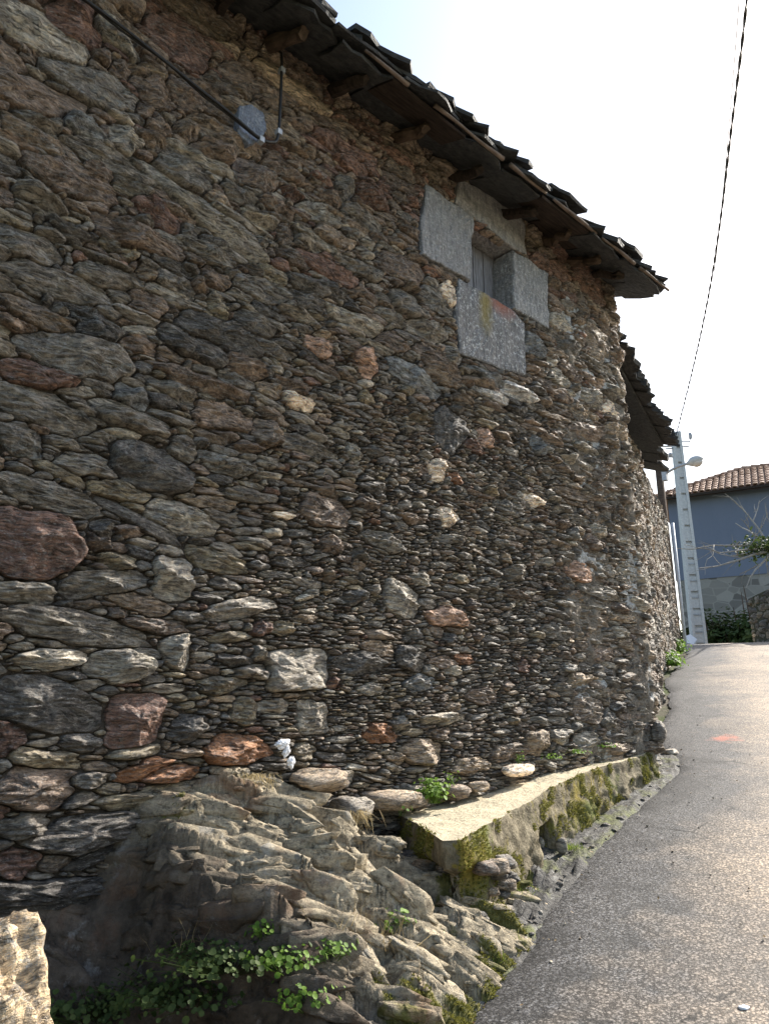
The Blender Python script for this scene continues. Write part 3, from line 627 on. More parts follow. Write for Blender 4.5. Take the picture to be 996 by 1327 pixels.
painted_shade = 1-sst(-.12+.10*np.clip(-OY*3, 0, 1), .12+.22*np.clip(-OY*2, 0, 1), OX-ridge_x+.10*fbm(OX, OY, 0, 3, 3, 7))  # shade left of the ridge, painted into the rock colour as a darker tone
t = NT('outcrop_rock', .85, .2); ms = t.attr('moss', 'Fac'); shd = t.attr('painted_shade', 'Fac')
st_ = t.noise(t.map((3.5, 15, 15), src=t.map((1, 1, 1), (0, 0, .713))), 1.5, 6, .75, .5); fi = t.noise(None, 60, 5, .7); md = t.noise(None, 9, 5, .65)
c = t.mix(t.ramp(st_, .3, .7), (.19, .16, .115), (.70, .60, .44)); gr = t.noise(None, 26, 6, .8); c = t.mix(t.ramp(gr, .48, .37, 0, .75), c, (.045, .038, .028)); c = t.mix(t.ramp(fi, .35, .75), t.mix(1., c, (.6, .6, .6), 'MULTIPLY'), t.mix(1., c, (1.25, 1.22, 1.15), 'MULTIPLY'))
c = t.mix(t.ramp(md, .56, .66, 0, .55), c, (.38, .37, .34)); c = t.mix(t.ramp(t.noise(None, 3.2, 4), .6, .7, 0, .6), c, (.20, .095, .045))
dk = t.mix(t.ramp(md, .35, .65), (.04, .032, .025), (.15, .118, .09)); dk = t.mix(t.ramp(t.noise(None, 5.5, 6, .75), .58, .66, 0, .7), dk, (.27, .255, .235)); dk = t.mix(t.ramp(t.noise(None, 2.6, 5, .7), .56, .68, 0, .6), dk, (.16, .08, .045)); c = t.mix(shd, c, dk)  # dark colours of the painted shade side, with pale crust and rust patches
mc = t.mix(fi, (.04, .045, .010), (.22, .21, .05)); mk = t.ramp(t.math('ADD', ms, t.math('MULTIPLY', t.math('SUBTRACT', md, .5), 1.4)), .52, .72, 0, .9)
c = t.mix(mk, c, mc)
M_ROCK = t.out(c, t.bump(st_, .02, .6, t.bump(md, .03, .6, t.bump(gr, .02, 1., t.bump(fi, .008, 1.)))))
o = mesh_obj('rock_outcrop', np.stack([OX, OY, zz], -1).reshape(-1, 3), grid_faces(len(gx), len(gy)), M_ROCK, attrs={'moss': moss.ravel(), 'painted_shade': painted_shade.ravel()})
OUTC = o; tag(o, 'tan layered bedrock outcrop sloping from the house wall foot down to the road edge', 'rock')
ZR = zz
gX_, gY_ = np.gradient(zz, .009); rk = np.random.default_rng(55)
from mathutils import Matrix
def rock_layers(n, mask, lo, hi, name, sink=.30):
    cand = np.flatnonzero(mask.ravel()); VV = []; FF = []; MM = []; DD = []; n0 = 0
    for c_ in rk.choice(cand, n):
        i, j = divmod(int(c_), len(gy)); P = np.array([OX[i, j], OY[i, j], zz[i, j]])
        gxm, gym = gX_[max(i-6, 0):i+7, max(j-6, 0):j+7].mean(), gY_[max(i-6, 0):i+7, max(j-6, 0):j+7].mean(); N = np.array([-gxm, -gym, 1.]); N /= np.linalg.norm(N)
        e1 = np.array([.757, -.654, 0])+rk.normal(size=3)*.10; e1 -= N*(e1@N); e1 /= np.linalg.norm(e1); e2 = np.cross(N, e1)
        q = rk.normal()*.22+.48; e2, N2 = e2*math.cos(q)+N*math.sin(q), N*math.cos(q)-e2*math.sin(q)
        L = lo+(hi-lo)*rk.random()**1.8; W_ = L*(.17+.22*rk.random()); T_k = L*(.09+.12*rk.random())
        bm = bmesh.new()
        for _ in range(18):
            d_ = rk.uniform(-1, 1, 3); d_ /= max(np.abs(d_).max(), 1e-3); d_ *= np.array([.62+.38*rk.random(), .6+.4*rk.random(), .75+.25*rk.random()]); bm.verts.new(tuple(e1*d_[0]*L/2+e2*d_[1]*W_/2+N2*d_[2]*T_k/2))
        r_ = bmesh.ops.convex_hull(bm, input=bm.verts); bmesh.ops.delete(bm, geom=[g for g in set(r_['geom_interior']+r_['geom_unused']) if isinstance(g, bmesh.types.BMVert)], context='VERTS')
        bmesh.ops.subdivide_edges(bm, edges=bm.edges[:], cuts=2, use_grid_fill=True); bmesh.ops.triangulate(bm, faces=bm.faces[:])
        bm.verts.ensure_lookup_table(); bm.verts.index_update(); V = np.array([v.co[:] for v in bm.verts]); Fc = np.array([[v.index for v in f.verts] for f in bm.faces]); bm.free()
        V = V+P-N*T_k*sink; V = V+N*(.10*T_k+.003)*pn(V[:, 0], V[:, 1], V[:, 2], 40)[:, None]
        VV.append(V); FF.append(Fc+n0); n0 += len(V); MM.append(np.full(len(V), moss[i, j]*.62)); DD.append(np.full(len(V), painted_shade[i, j]))
    o_ = mesh_obj(name, np.concatenate(VV), np.concatenate(FF), M_ROCK, OUTC, attrs={'moss': np.concatenate(MM), 'painted_shade': np.concatenate(DD)}); o_['kind'] = 'stuff'
inside = (wv < .93) & (OY < -.04) & (OX < 3.5)
rock_layers(1150, inside & (side > .5) & (OX > 1.45), .06, .34, 'rock_layer', .16)
rock_layers(260, inside & (side < .6) & (OX > .9) & (OY > -1.2), .05, .22, 'rock_fragment', .2)
def rock_z(x, y):
    i = np.clip(((np.asarray(x)-gx[0])/.009).astype(int), 0, len(gx)-1); j = np.clip(((np.asarray(y)-gy[0])/.009).astype(int), 0, len(gy)-1)
    return np.maximum(ZR[i, j], gz(x, y))
def hit_rock(x, y):
    d = ray(x, y); ks = np.linspace(1, 8, 3000); PP = CAM+d*ks[:, None]
    return PP[np.argmax(PP[:, 2] < rock_z(PP[:, 0], PP[:, 1])+.002)]
# ------------------------------------------------------------------ concrete ledge
LG = thing('concrete_ledge', 'low tapering concrete ledge with mossy front running along the foot of the rubble wall', 'ledge', (3.9, -.3, -.4))
LL = np.array(LG.location)
pathL = np.array([(3.16, .0), (2.95, -.35), (2.74, -.70), (2.80, -.765), (3.4, -.535), (4.17, -.30), (5.1, -.125), (5.75, -.06), (5.98, -.02), (6.0, .05)])
LR = resample(pathL, .022); ltop = lambda x, y: -.475+.105*(x-2.7)+.01*np.sin(x*3)
nL = len(LR); TT = np.gradient(LR, axis=0); TT /= np.linalg.norm(TT, axis=1)[:, None]; LN = np.stack([TT[:, 1], -TT[:, 0]], 1)
for _ in range(3): LN[1:-1] = (LN[:-2]+LN[1:-1]+LN[2:]); LN /= np.linalg.norm(LN, axis=1)[:, None]
nv = 26; vv = np.linspace(0, 1, nv); tz = ltop(LR[:, 0], LR[:, 1]); bz = gz(LR[:, 0], LR[:, 1])-.06
SZ = tz[:, None]+(bz-tz)[:, None]*vv[None]; near = sst(3.0, 2.85, LR[:, 0])[:, None]
out = .02*fbm(LR[:, 0][:, None], LR[:, 1][:, None], SZ, 6, 4, 3)+.012*vv[None]*3
out = out+(.03+.5*near*.08)*np.abs(fbm(LR[:, 0][:, None], LR[:, 1][:, None], SZ, 11, 3, 9))*sst(.25, .5, vv)[None]-.0
# slab lip slightly proud, undercut hollow where the drain opens
hole = np.exp(-(((LR[:, 0]-3.95)/.12)**2))[:, None]*sst(.34, .44, vv)[None]*(LR[:, 1] < -.2)[:, None]
out = out-.34*sst(.3, .6, hole)-(.11*sst(.22, .34, vv)[None]*near)-.008*(vv[None] < .02)
SX = LR[:, 0][:, None]+LN[:, 0][:, None]*out; SY = LR[:, 1][:, None]+LN[:, 1][:, None]*out
mo = .5*fbm(SX, SY, SZ, 2.1, 3, 14)+.24
mo = mo+.42*sst(3.35, 2.9, SX)*sst(.75, .3, vv)[None]-.9*(SX < 2.83)*(SY > -.74)-.3*sst(.85, 1., vv)[None]+.45*np.exp(-((SX-4.7)/.35)**2)-.25*np.exp(-((SX-3.65)/.16)**2)
t = NT('old_concrete', .9, .15); ms = t.attr('moss', 'Fac'); f = t.noise(None, 48, 5, .7); d_ = t.noise(None, 6, 5, .65); yl = t.noise(None, 2.3, 3)
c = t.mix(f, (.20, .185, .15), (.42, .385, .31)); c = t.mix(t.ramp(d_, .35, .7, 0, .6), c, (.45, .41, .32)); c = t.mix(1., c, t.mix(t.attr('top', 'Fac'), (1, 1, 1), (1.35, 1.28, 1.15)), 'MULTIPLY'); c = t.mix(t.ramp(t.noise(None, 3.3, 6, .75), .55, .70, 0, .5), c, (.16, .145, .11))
c = t.mix(t.ramp(t.noise(None, 90, 3), .62, .7, 0, .5), c, (.10, .09, .075))
mc = t.mix(t.ramp(yl, .45, .6), t.mix(f, (.035, .045, .012), (.19, .20, .06)), t.mix(f, (.07, .06, .015), (.31, .24, .05)))
MK_ = t.ramp(t.math('ADD', ms, t.math('MULTIPLY', t.math('SUBTRACT', t.noise(t.map((1.5, 1.5, .7)), 13, 6, .8), .5), 3.2)), .42, .72)
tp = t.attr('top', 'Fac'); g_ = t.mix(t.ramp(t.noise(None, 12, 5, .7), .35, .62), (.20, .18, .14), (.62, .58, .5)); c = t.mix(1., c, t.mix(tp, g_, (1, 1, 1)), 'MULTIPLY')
c = t.mix(MK_, c, mc)
M_CON = t.out(c, t.bump(d_, .03, .5, t.bump(f, .012, 1.)))
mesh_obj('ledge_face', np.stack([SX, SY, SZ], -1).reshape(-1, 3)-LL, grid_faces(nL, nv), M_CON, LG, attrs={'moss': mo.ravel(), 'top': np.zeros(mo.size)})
nw = 22; ww = np.linspace(0, 1, nw)
qx = np.interp(np.arange(nL), [0, np.argmin(LR[:, 0]), nL-1], [3.16, 3.2, 6.02]); q = np.stack([qx, np.full(nL, .05)], 1)
TX = SX[:, :1]*(1-ww)+q[:, :1]*ww; TY = SY[:, :1]*(1-ww)+q[:, 1:]*ww
TZ = ltop(TX, TY)+.012*fbm(TX, TY, 0, 3, 3)*ww[None]**.5+.004*fbm(TX, TY, 0, 20, 2)*np.minimum(ww*8, 1)[None]; TZ[:, 0] = SZ[:, 0]
tm = .18*fbm(TX, TY, 0, 3, 3)-.1+.55*sst(-.14, -.01, TY)*sst(4.4, 5.0, TX)
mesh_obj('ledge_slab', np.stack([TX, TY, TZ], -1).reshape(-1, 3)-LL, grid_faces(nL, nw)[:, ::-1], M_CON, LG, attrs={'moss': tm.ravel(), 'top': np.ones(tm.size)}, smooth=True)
def boulder(name, c, r, rng, col, mat=M_ST, parent=None, sub=3, lich=.2, rot=0., lay=0.3):
    bm = bmesh.new(); bmesh.ops.create_icosphere(bm, subdivisions=sub, radius=1); V = np.array([v.co[:] for v in bm.verts]); Fc = np.array([[v.index for v in f.verts] for f in bm.faces]); bm.free()
    sd = rng.random()*90; V = np.sign(V)*np.abs(V)**.82
    V = V*(1+.26*pn(V[:, 0], V[:, 1], V[:, 2]+sd, 1.1)[:, None]+.12*pn(V[:, 0], V[:, 1], V[:, 2]*2+sd, 2.8)[:, None]+.05*pn(V[:, 0], V[:, 1], V[:, 2]*3+sd, 6)[:, None])
    V = V*np.asarray(r); cr, sr = math.cos(rot), math.sin(rot); V = np.stack([V[:, 0]*cr-V[:, 1]*sr, V[:, 0]*sr+V[:, 1]*cr, V[:, 2]], 1)
    o = mesh_obj(name, V, Fc, mat, parent, col=np.tile((*col, lich), (len(V), 1))); o.location = c; return o
rb = np.random.default_rng(8)
# rocks lying at the foot of the wall
for px, py, r, ro, cl, lab in ((415, 1010, (.17, .10, .055), .2, 't', 'rounded tan rock under the white rag at the wall foot'),
        (512, 1036, (.21, .10, .05), -.15, 't', 'long flat sunlit rock lying where the outcrop meets the ledge'),
        (455, 1048, (.13, .10, .06), .5, 'g', 'dark rough rock just left of the long flat rock'),
        (592, 1026, (.10, .06, .045), 0, 'e', 'brown stone on the ledge beside the bright green plant'),
        (672, 998, (.15, .05, .04), .0, 'w', 'pale flat stone on the back of the ledge against the wall'),
        (620, 1019, (.09, .05, .03), .2, 't', 'small tan stone on the ledge between the brown and the pale stone'),
        (853, 948, (.07, .05, .09), .0, 'g', 'rough upright stone at the bottom of the house corner'),
        (868, 968, (.08, .06, .03), .0, 'l', 'small flat stone on the road edge at the house corner')):
    P = on_y(px, py, -.06) if px != 868 else hit_ground(868, 975)
    tag(boulder('rock', P, r, rb, np.array(PAL[cl])*1.1, rot=ro), lab, 'rock')
tag(boulder('rock', (.73, -1.02, -.78), (.14, .22, .36), rb, (.36, .29, .2), mat=M_ST, rot=.2, sub=5, lich=.5), 'sunlit rough rock cut by the left frame edge near the bottom corner', 'rock')
# near end of the ledge: stones set in its rubble base
ni = np.flatnonzero((LR[:, 0] < 3.25))
for _ in range(46):
    i = rb.choice(ni); j = int(rb.integers(int(nv*.34), nv-2)); P = np.array([SX[i, j], SY[i, j], SZ[i, j]]); r = .022+.035*rb.random()
    P[:2] += LN[i]*r*.25; boulder('base_stone', P-LL, (r*1.3, r, r*.62), rb, np.array(PAL[rb.choice(list('gketb'))])*.9, parent=LG, sub=3, rot=rb.normal()*.6, lich=.3)
for px, py, r in ((738, 1075, .045), (722, 1098, .03), (752, 1102, .035)):
    P = hit_ground(px, py+10); P[2] += .05; P[1] += .12
    boulder('base_stone', P-LL, (r*.7, r, r*1.3), rb, np.array(PAL['l']), parent=LG, sub=2)
# rough broken concrete and wet stones in the gutter
b = MB(); rv = np.random.default_rng(14); Vv = []; Fv = []; Cc = []; n0 = 0
bm = bmesh.new(); bmesh.ops.create_icosphere(bm, subdivisions=1, radius=1); IV = np.array([v.co[:] for v in bm.verts]); IF = np.array([[v.index for v in f.verts] for f in bm.faces]); bm.free()
def scatter_pebbles(name, pts, rad, cols, rng, flat=.55):
    Vv = []; Fv = []; Cc = []
    for i, (P, r) in enumerate(zip(pts, rad)):
        V = IV*(1+.28*rng.normal(size=(len(IV), 1)))*np.array([1, .8+.3*rng.random(), flat])*r; a = rng.random()*6.3
        V = np.stack([V[:, 0]*math.cos(a)-V[:, 1]*math.sin(a), V[:, 0]*math.sin(a)+V[:, 1]*math.cos(a), V[:, 2]], 1)+P
        Vv.append(V); Fv.append(IF+i*len(IV)); Cc.append(np.tile((*(np.array(cols[rng.integers(len(cols))])*math.exp(rng.normal()*.25)), .1), (len(IV), 1)))
    o = mesh_obj(name, np.concatenate(Vv), np.concatenate(Fv), M_ST, col=np.concatenate(Cc)); return o
pts = []; rad = []
for _ in range(1700):
    i = rv.integers(len(ER)); e = ER[i]
    if not (1.2 < e[0] < 6.6): continue
    wd = -.02-abs(rv.normal())*.10; p = e+Nn[i]*(wd+.03); z = float(gz(*p)); pts.append((p[0], p[1], z+.0)); rad.append(.010+.024*rv.random()**2.5)
tag(scatter_pebbles('gutter_gravel', pts, rad, [PAL['g'], (.13, .13, .125), PAL['k'], PAL['k']], rv), 'grey gravel and broken crumbs along the road edge below the ledge', 'gravel', kind='stuff')
pts = []; rad = []
for _ in range(1400):
    i = rv.integers(len(ER)); e = ER[i]
    if not (-.5 < e[0] < 9): continue
    wd = rv.exponential(.4); p = e+Nn[i]*wd
    if wd > 4: continue
    pts.append((p[0], p[1], float(gz(*p))+.012)); rad.append(.003+.005*rv.random()**2)
tag(scatter_pebbles('loose_grit', pts, rad, [PAL['l'], PAL['t'], (.3, .28, .24)], rv, .7), 'loose pale grit scattered over the asphalt', 'gravel', kind='stuff')
# rough gutter bed of broken concrete
ri = (ER[:, 0] > 1.5) & (ER[:, 0] < 6.9); EE = ER[ri]; NE = Nn[ri]; wq = np.linspace(.06, -.42, 44)
BX = EE[:, None, 0]+NE[:, None, 0]*wq; BY = EE[:, None, 1]+NE[:, None, 1]*wq
bed = sst(.06, -.02, wq)[None]
nearx = sst(4.6, 3.6, BX); BZ = gz(BX, BY)-.025+bed*(.028+(.02+.075*nearx)*np.abs(fbm(BX, BY, 0, 6, 4, 2))+.012*pn(BX, BY, 0, 30)-.02*nearx)+.16*sst(-.1, -.42, wq)[None]*sst(3.2, 2.4, BX)
t = NT('rough_gutter_concrete', .8, .25); f = t.noise(None, 40, 5, .7); g2 = t.noise(None, 5, 5, .65)
c = t.mix(t.ramp(f, .3, .7), (.012, .012, .012), (.11, .105, .097)); c = t.mix(t.ramp(t.noise(None, 11, 5, .7), .56, .64, 0, .8), c, (.20, .195, .18)); c = t.mix(t.ramp(g2, .50, .66, 0, .85), c, t.mix(f, (.04, .055, .01), (.17, .18, .04)))
tag(mesh_obj('gutter', np.stack([BX, BY, BZ], -1).reshape(-1, 3), grid_faces(len(EE), len(wq)), t.out(c, t.bump(g2, .03, .5, t.bump(f, .015, 1.)))), kind='structure')
# ------------------------------------------------------------------ neighbouring stone houses
def wall_map(P0, P1):
    P0, P1 = np.asarray(P0, float), np.asarray(P1, float); L = np.linalg.norm(P1-P0); dr = (P1-P0)/L; nr = np.array([dr[1], -dr[0]])
    def f(u, z, h):
        u, z, h = np.broadcast_arrays(u, z, h); a = P0+u[..., None]*dr+h[..., None]*nr
        bul = .03*pn(u, z, 0, .8, 5)
        return np.concatenate([a+bul[..., None]*nr, z[..., None]], -1)
    return f, L, dr, nr
def col_b(u, z): return ('etglkb', (.22, .12, .3, .10, .1, .16), .2)
def stone_block_house(P0, P1, zb, ztop, label, seed, scale):
    f, L, dr, nr = wall_map(P0, P1); h = thing('stone_house', label, 'house', (P0[0], P0[1], zb)); loc = np.array(h.location)
    st, _ = rubble((0, L), (zb, ztop), f, col_b, lambda u, z: scale, [], [], .016, ((.16, .075, 700), (.10, .05, 1500), (.05, .028, 3000)), np.random.default_rng(seed), prot=.03, maxgrow=.035, gap=.006)
    place_rubble(st, h, M_ST, 240)
    u = np.arange(0, L+.05, .05); z = np.arange(zb, ztop+.05, .05); U_, Z_ = np.meshgrid(np.minimum(u, L), z, indexing='ij'); V = f(U_, Z_, -.004+.014*pn(U_, Z_, 0, 6)).reshape(-1, 3)-loc
    c = np.tile((.13, .112, .092, 1), (len(V), 1)); mesh_obj('mortar_face', V, grid_faces(len(u), len(z)), M_MO, h, col=c)
    ctr = (np.asarray(P0)+np.asarray(P1))/2-nr*1.6; b = MB(); b.box(np.r_[ctr, (zb+ztop)/2]-loc, (L-.04, 3.04, ztop-zb), [np.r_[dr, 0], np.r_[nr, 0], UPV]); b.build('house_core', M_MO, h, col=(.2, .17, .13, 1))
    return h, dr, nr, L
BE = at_depth(828, 577, 10.)[:2]; B0 = np.array([6.25, .58])
HB, bd, bn, bl_ = stone_block_house(B0, BE, -.7, 3.75, 'second rubble house joined behind the corner of the main house, with ragged slate eave', 5, 1.1)
P_T = at_depth(874, 577, 9.85); print('tip', P_T, 'B end', BE)
zeB = P_T[2]
rB = empty('roof'); rB.parent = HB; HBl = np.array(HB.location)
eave(rB, -.1, bl_+.12, zeB-.02, .45, 4, .04, np.r_[bd, 0], np.r_[bn, 0], np.r_[B0, 0]-HBl, rg, wmin=.25, wmax=.5)
b = MB(); b.prism([(0, .33), (bl_, .33), (bl_, -2.4), (0, -2.4)], .03, np.r_[B0, zeB+.11]-HBl, [np.r_[bd, 0], np.r_[bn, 0]*math.cos(ps)-UPV*math.sin(ps), np.r_[bn, 0]*math.sin(ps)+UPV*math.cos(ps)]); b.build('roof_deck', M_SLATE, rB)
C0 = at_depth(846, 868, 11.4)[:2]; C1 = at_depth(880, 842, 15.8)[:2]
zc = at_depth(862, 640, 14.0)[2]
HC, cdr, cn, cl_ = stone_block_house(C0, C1, .3, zc, 'third low rubble house beyond, with a pale drainpipe on its far corner', 6, 1.25)
rC = empty('roof'); rC.parent = HC; HCl = np.array(HC.location)
zc2 = at_depth(868, 612, 12.6)[2]
eave(rC, -.05, 1.6, zc2-.02, .34, 2, .045, np.r_[cdr, 0], np.r_[cn, 0], np.r_[C0, 0]-HCl, rg, wmin=.3, wmax=.6)
M_PIPE = m_simple('pale_pipe', (.42, .46, .52), (.55, .58, .62), 20, rough=.5)
e = np.r_[C1+cn*.10, 0]; b = MB(); b.tube([np.r_[C1+cn*.12, 1.4]-HCl, np.r_[C1+cn*.12, zc-.1]-HCl], .035, 8); b.build('drainpipe', M_PIPE, HC, smooth=True)
# timber post with small insulators behind the second eave
PO = at_depth(858, 655, 16.6); T = at_depth(851, 572, 16.6)
p = thing('service_post', 'slim dark post with small insulators rising behind the ragged slate eaves', 'pole', (PO[0], PO[1], 1.5)); lp = np.array(p.location)
b = MB(); b.tube([(0, 0, 0), (0, 0, T[2]-1.5)], [.10, .085], 8); b.build('post', M_WOOD, p, smooth=True)
for dz in (.12, .38):
    b = MB(); b.tube([np.array([0, 0, T[2]-1.5-dz])-RGT*.35, np.array([0, 0, T[2]-1.5-dz])+RGT*.35], .02, 6); b.build('crossarm', M_ZINC, p)
    for s in (-1, 1):
        b = MB(); q = np.array([0, 0, T[2]-1.5-dz])+RGT*.3*s; b.tube([q, q+UPV*.05, q+UPV*.1], [.03, .05, .03], 8); b.build('insulator', M_ZINC, p)
# ------------------------------------------------------------------ concrete pole
M_POLE = m_simple('pale_concrete', (.44, .45, .46), (.62, .62, .61), 18, rough=.85, bd=.004)
PB = at_depth(905, 832, 21.0); PT = at_depth(876.5, 560, 21.0); hP = PT[2]-PB[2]+.5
PL = thing('utility_pole', 'tall pale concrete utility pole with stepped notches standing before the blue house', 'pole', (PB[0], PB[1], PB[2]-.5))
fd = -FWH; rr_ = RGT; axp = [rr_, -fd, UPV]
n = 14; b = MB()
for s in (-1, 1):
    P = []
    for z, w_ in ((0, .40), (hP, .25)):
        for (a, c_) in ((w_/2*s, .11), (w_/2*s, -.11), ((w_/2-.075)*s, -.11), ((w_/2-.075)*s, .11)): P.append(rr_*a+FWH*c_*(.8 if z else 1)+UPV*z)
    b.add(P, [(0,1,2,3)[::s], (7,6,5,4)[::s]]+[tuple(x)[::s] for x in ((0,4,5,1),(1,5,6,2),(2,6,7,3),(3,7,4,0))])
# the web between the flanges, open at each notch
for i in range(n):
    z0, z1 = hP*i/n, hP*(i+1)/n; wa = (.40)-.15*(z0/hP); b.box((0, 0, (z0+z1)/2-.03) , (wa-.14, .13, (z1-z0)-.07), axp)
    b.box(UPV*(z1-.03)+FWH*.01, (wa-.14, .03, .10), axp)
b.build('shaft', M_POLE, PL)
for i in range(1, 7):
    z = hP*(i-.5)/n*1.0+.05; b = MB(); b.box(UPV*z-FWH*.075, (.23-.15*z/hP, .02, .04), axp); b.build('notch', M_ZINC, PL)
b = MB(); b.tube([UPV*(hP-.3)+rr_*.1, UPV*(hP-.3)+rr_*.38, UPV*(hP-.18)+rr_*.42], .02, 6); b.tube([UPV*(hP-.45)+rr_*.1, UPV*(hP-.45)+rr_*.34], .02, 6)
b.tube([UPV*(hP-.5)-rr_*.1, UPV*(hP-.52)-rr_*.35], .02, 6); b.build('bracket', M_ZINC, PL)
b = MB(); b.tube([UPV*(hP-.2)+rr_*.42, UPV*(hP-.1)+rr_*.42, UPV*(hP-.02)+rr_*.42], [.05, .06, .035], 8); b.build('insulator', M_ZINC, PL)
# overhead cables: one twisted bundle, one thin wire
topP = PB*0+np.array([PB[0], PB[1], PT[2]-.12])
def cable_pts(pix, depths): return np.array([at_depth(x, y, D_) for (x, y), D_ in zip(pix, depths)])
cp = cable_pts([(880, 558), (897, 478), (916, 390), (932, 290), (947, 165), (962, 45), (972, -60), (985, -260)], (21, 16.6, 13.2, 10.6, 8.3, 6.7, 5.7, 4.4)); cp[0] = topP
W1 = thing('overhead_cable', 'thick twisted black cable sagging from the concrete pole up across the sky', 'cable', tuple(cp[0])); sp = spline(cp, 40)
ln = np.r_[0, np.cumsum(np.linalg.norm(np.diff(sp, axis=0), axis=1))]
for k in range(2):
    ph = ln*9+k*math.pi; off = np.stack([np.cos(ph)*RGT[0]*.010, np.cos(ph)*RGT[1]*.010, np.sin(ph)*.010], 1)
    b = MB(); b.tube(sp+off-cp[0], .0105, 5); b.build('strand', M_BLACK, W1, smooth=True)
cq = cable_pts([(884, 556), (903, 470), (921, 380), (934, 270), (945, 150), (957, 0), (963, -90), (970, -240)], (21, 17.5, 14.4, 11.8, 9.8, 8, 7.1, 6)); cq[0] = topP+np.array([.1, 0, 0])
W2 = thing('overhead_wire', 'very thin grey wire running beside the twisted cable across the sky', 'wire', tuple(cq[0])); b = MB(); b.tube(spline(cq, 14)-cq[0], .0075, 5); b.build('wire', M_ZINC, W2, smooth=True)
# street lamp bracketed off the third house
LA = at_depth(861, 614, 15.2); LB = at_depth(893, 600, 14.8)
lm = thing('street_lamp', 'street lamp with pale oval head on a thin arm crossing the concrete pole', 'street lamp', tuple(LA))
b = MB(); b.tube(spline([LA-LA, (LB-LA)*.5+UPV*.03, LB-LA], 5), .028, 6); b.build('arm', M_ZINC, lm, smooth=True)
hd_ = (at_depth(911, 593, 14.6)-LA); h0 = LB-LA; dv = hd_-h0; tt_ = np.linspace(0, 1, 9)
b = MB(); b.tube([h0-dv*.25+dv*1.2*q for q in tt_], [.03, .05, .08, .10, .105, .10, .09, .06, .02], 10); b.build('lamp_head', m_simple('lamp_shell', (.42, .42, .42), (.55, .54, .52), 20, rough=.4), lm, smooth=True)
b = MB(); b.tube([h0+dv*(.15+.75*q)-UPV*.06 for q in tt_], [.02, .05, .07, .08, .08, .08, .07, .05, .02], 10); b.build('lamp_glass', m_simple('lamp_bowl', (.55, .48, .42), (.6, .54, .48), 20, rough=.2, spec=.6), lm, smooth=True)
b = MB(); q = LA-LA; b.box(q, (.1, .1, .3)); b.build('wall_bracket', M_ZINC, lm)
# ------------------------------------------------------------------ blue house
Q0 = at_depth(864, 648, 30.); BH = thing('blue_house', 'blue-painted house with brown tiled hip roof and bare plinth at the road top', 'house', (Q0[0], Q0[1], 2.0)); ql = np.array(BH.location)
fa = HD-math.radians(117.5); fdir = np.array([math.cos(fa), math.sin(fa), 0]); fin = np.array([-fdir[1], fdir[0], 0]);
if fin@FWH < 0: fin = -fin
def dline(px, py):                                               # height on the facade plane
    d = ray(px, py); k = ((Q0-CAM)@fin)/(d@fin); return CAM+d*k
zE = Q0[2]; zP = dline(873, 753)[2]; LF, DF = 15., 5.6
off_ = at_depth(866, 700, 30)-Q0; 
t = NT('blue_render', .9, .15); f = t.noise(None, 6, 5, .6); f2 = t.noise(t.map((1.6, 1.6, .16)), 1.4, 6, .75)
M_BLUE = t.out(t.mix(f2, t.mix(f, (.12, .145, .20), (.155, .18, .24)), (.185, .205, .26)), t.bump(f, .01, .4))
t = NT('plinth_masonry', .9, .15); v = t.vor(t.map((1.6, 1.6, 2.6)), 1.2, 'Color'); e_ = t.vor(t.map((1.6, 1.6, 2.6)), 1.2, 'Distance', 'DISTANCE_TO_EDGE'); f = t.noise(None, 5, 5, .65)
sv_ = t.n('ShaderNodeSeparateColor'); t.L(v, sv_.inputs[0])
M_PLI = t.out(t.mix(t.ramp(e_, .0, .06), (.30, .28, .25), t.mix(sv_.outputs[0], (.13, .12, .11), (.30, .28, .25))), t.bump(f, .03, .8))
b = MB(); c0 = Q0-ql; b.box(fdir*LF/2+fin*DF/2+UPV*((zE+zP)/2-ql[2]), (LF, DF, zE-zP), [fdir, fin, UPV]); b.build('wall', M_BLUE, BH)
b = MB(); b.box(fdir*LF/2+fin*DF/2+UPV*((zP+1.)/2-ql[2]), (LF-.06, DF-.06, zP-1.), [fdir, fin, UPV]); b.build('plinth', M_PLI, BH)
# hip roof, pitch from the visible ridge
ov = .45; rise = 1.7; t = NT('roof_tile', .8, .2); f = t.noise(None, 2.5, 4); f3 = t.noise(None, 14, 3)
M_TILE = t.out(t.mix(f, t.mix(f3, (.22, .12, .08), (.44, .26, .17)), t.mix(f3, (.30, .20, .15), (.52, .36, .27))), t.bump(f3, .01, .5))
e0 = zE-ql[2]; A_ = -fdir*ov-fin*ov+UPV*e0; B_ = fdir*(LF+ov)-fin*ov+UPV*e0; C_ = fdir*(LF+ov)+fin*(DF+ov)+UPV*e0; D_ = -fdir*ov+fin*(DF+ov)+UPV*e0
hw = DF/2+ov; R1 = A_+(fdir+fin)*hw+UPV*rise; R2 = B_+(-fdir+fin)*hw+UPV*rise
RB = mesh_obj('roof', [A_, B_, C_, D_, R1, R2], [(0, 1, 5, 4), (1, 2, 5), (2, 3, 4, 5), (3, 0, 4), (0, 3, 2, 1)], M_TILE, BH)
tb = MB()
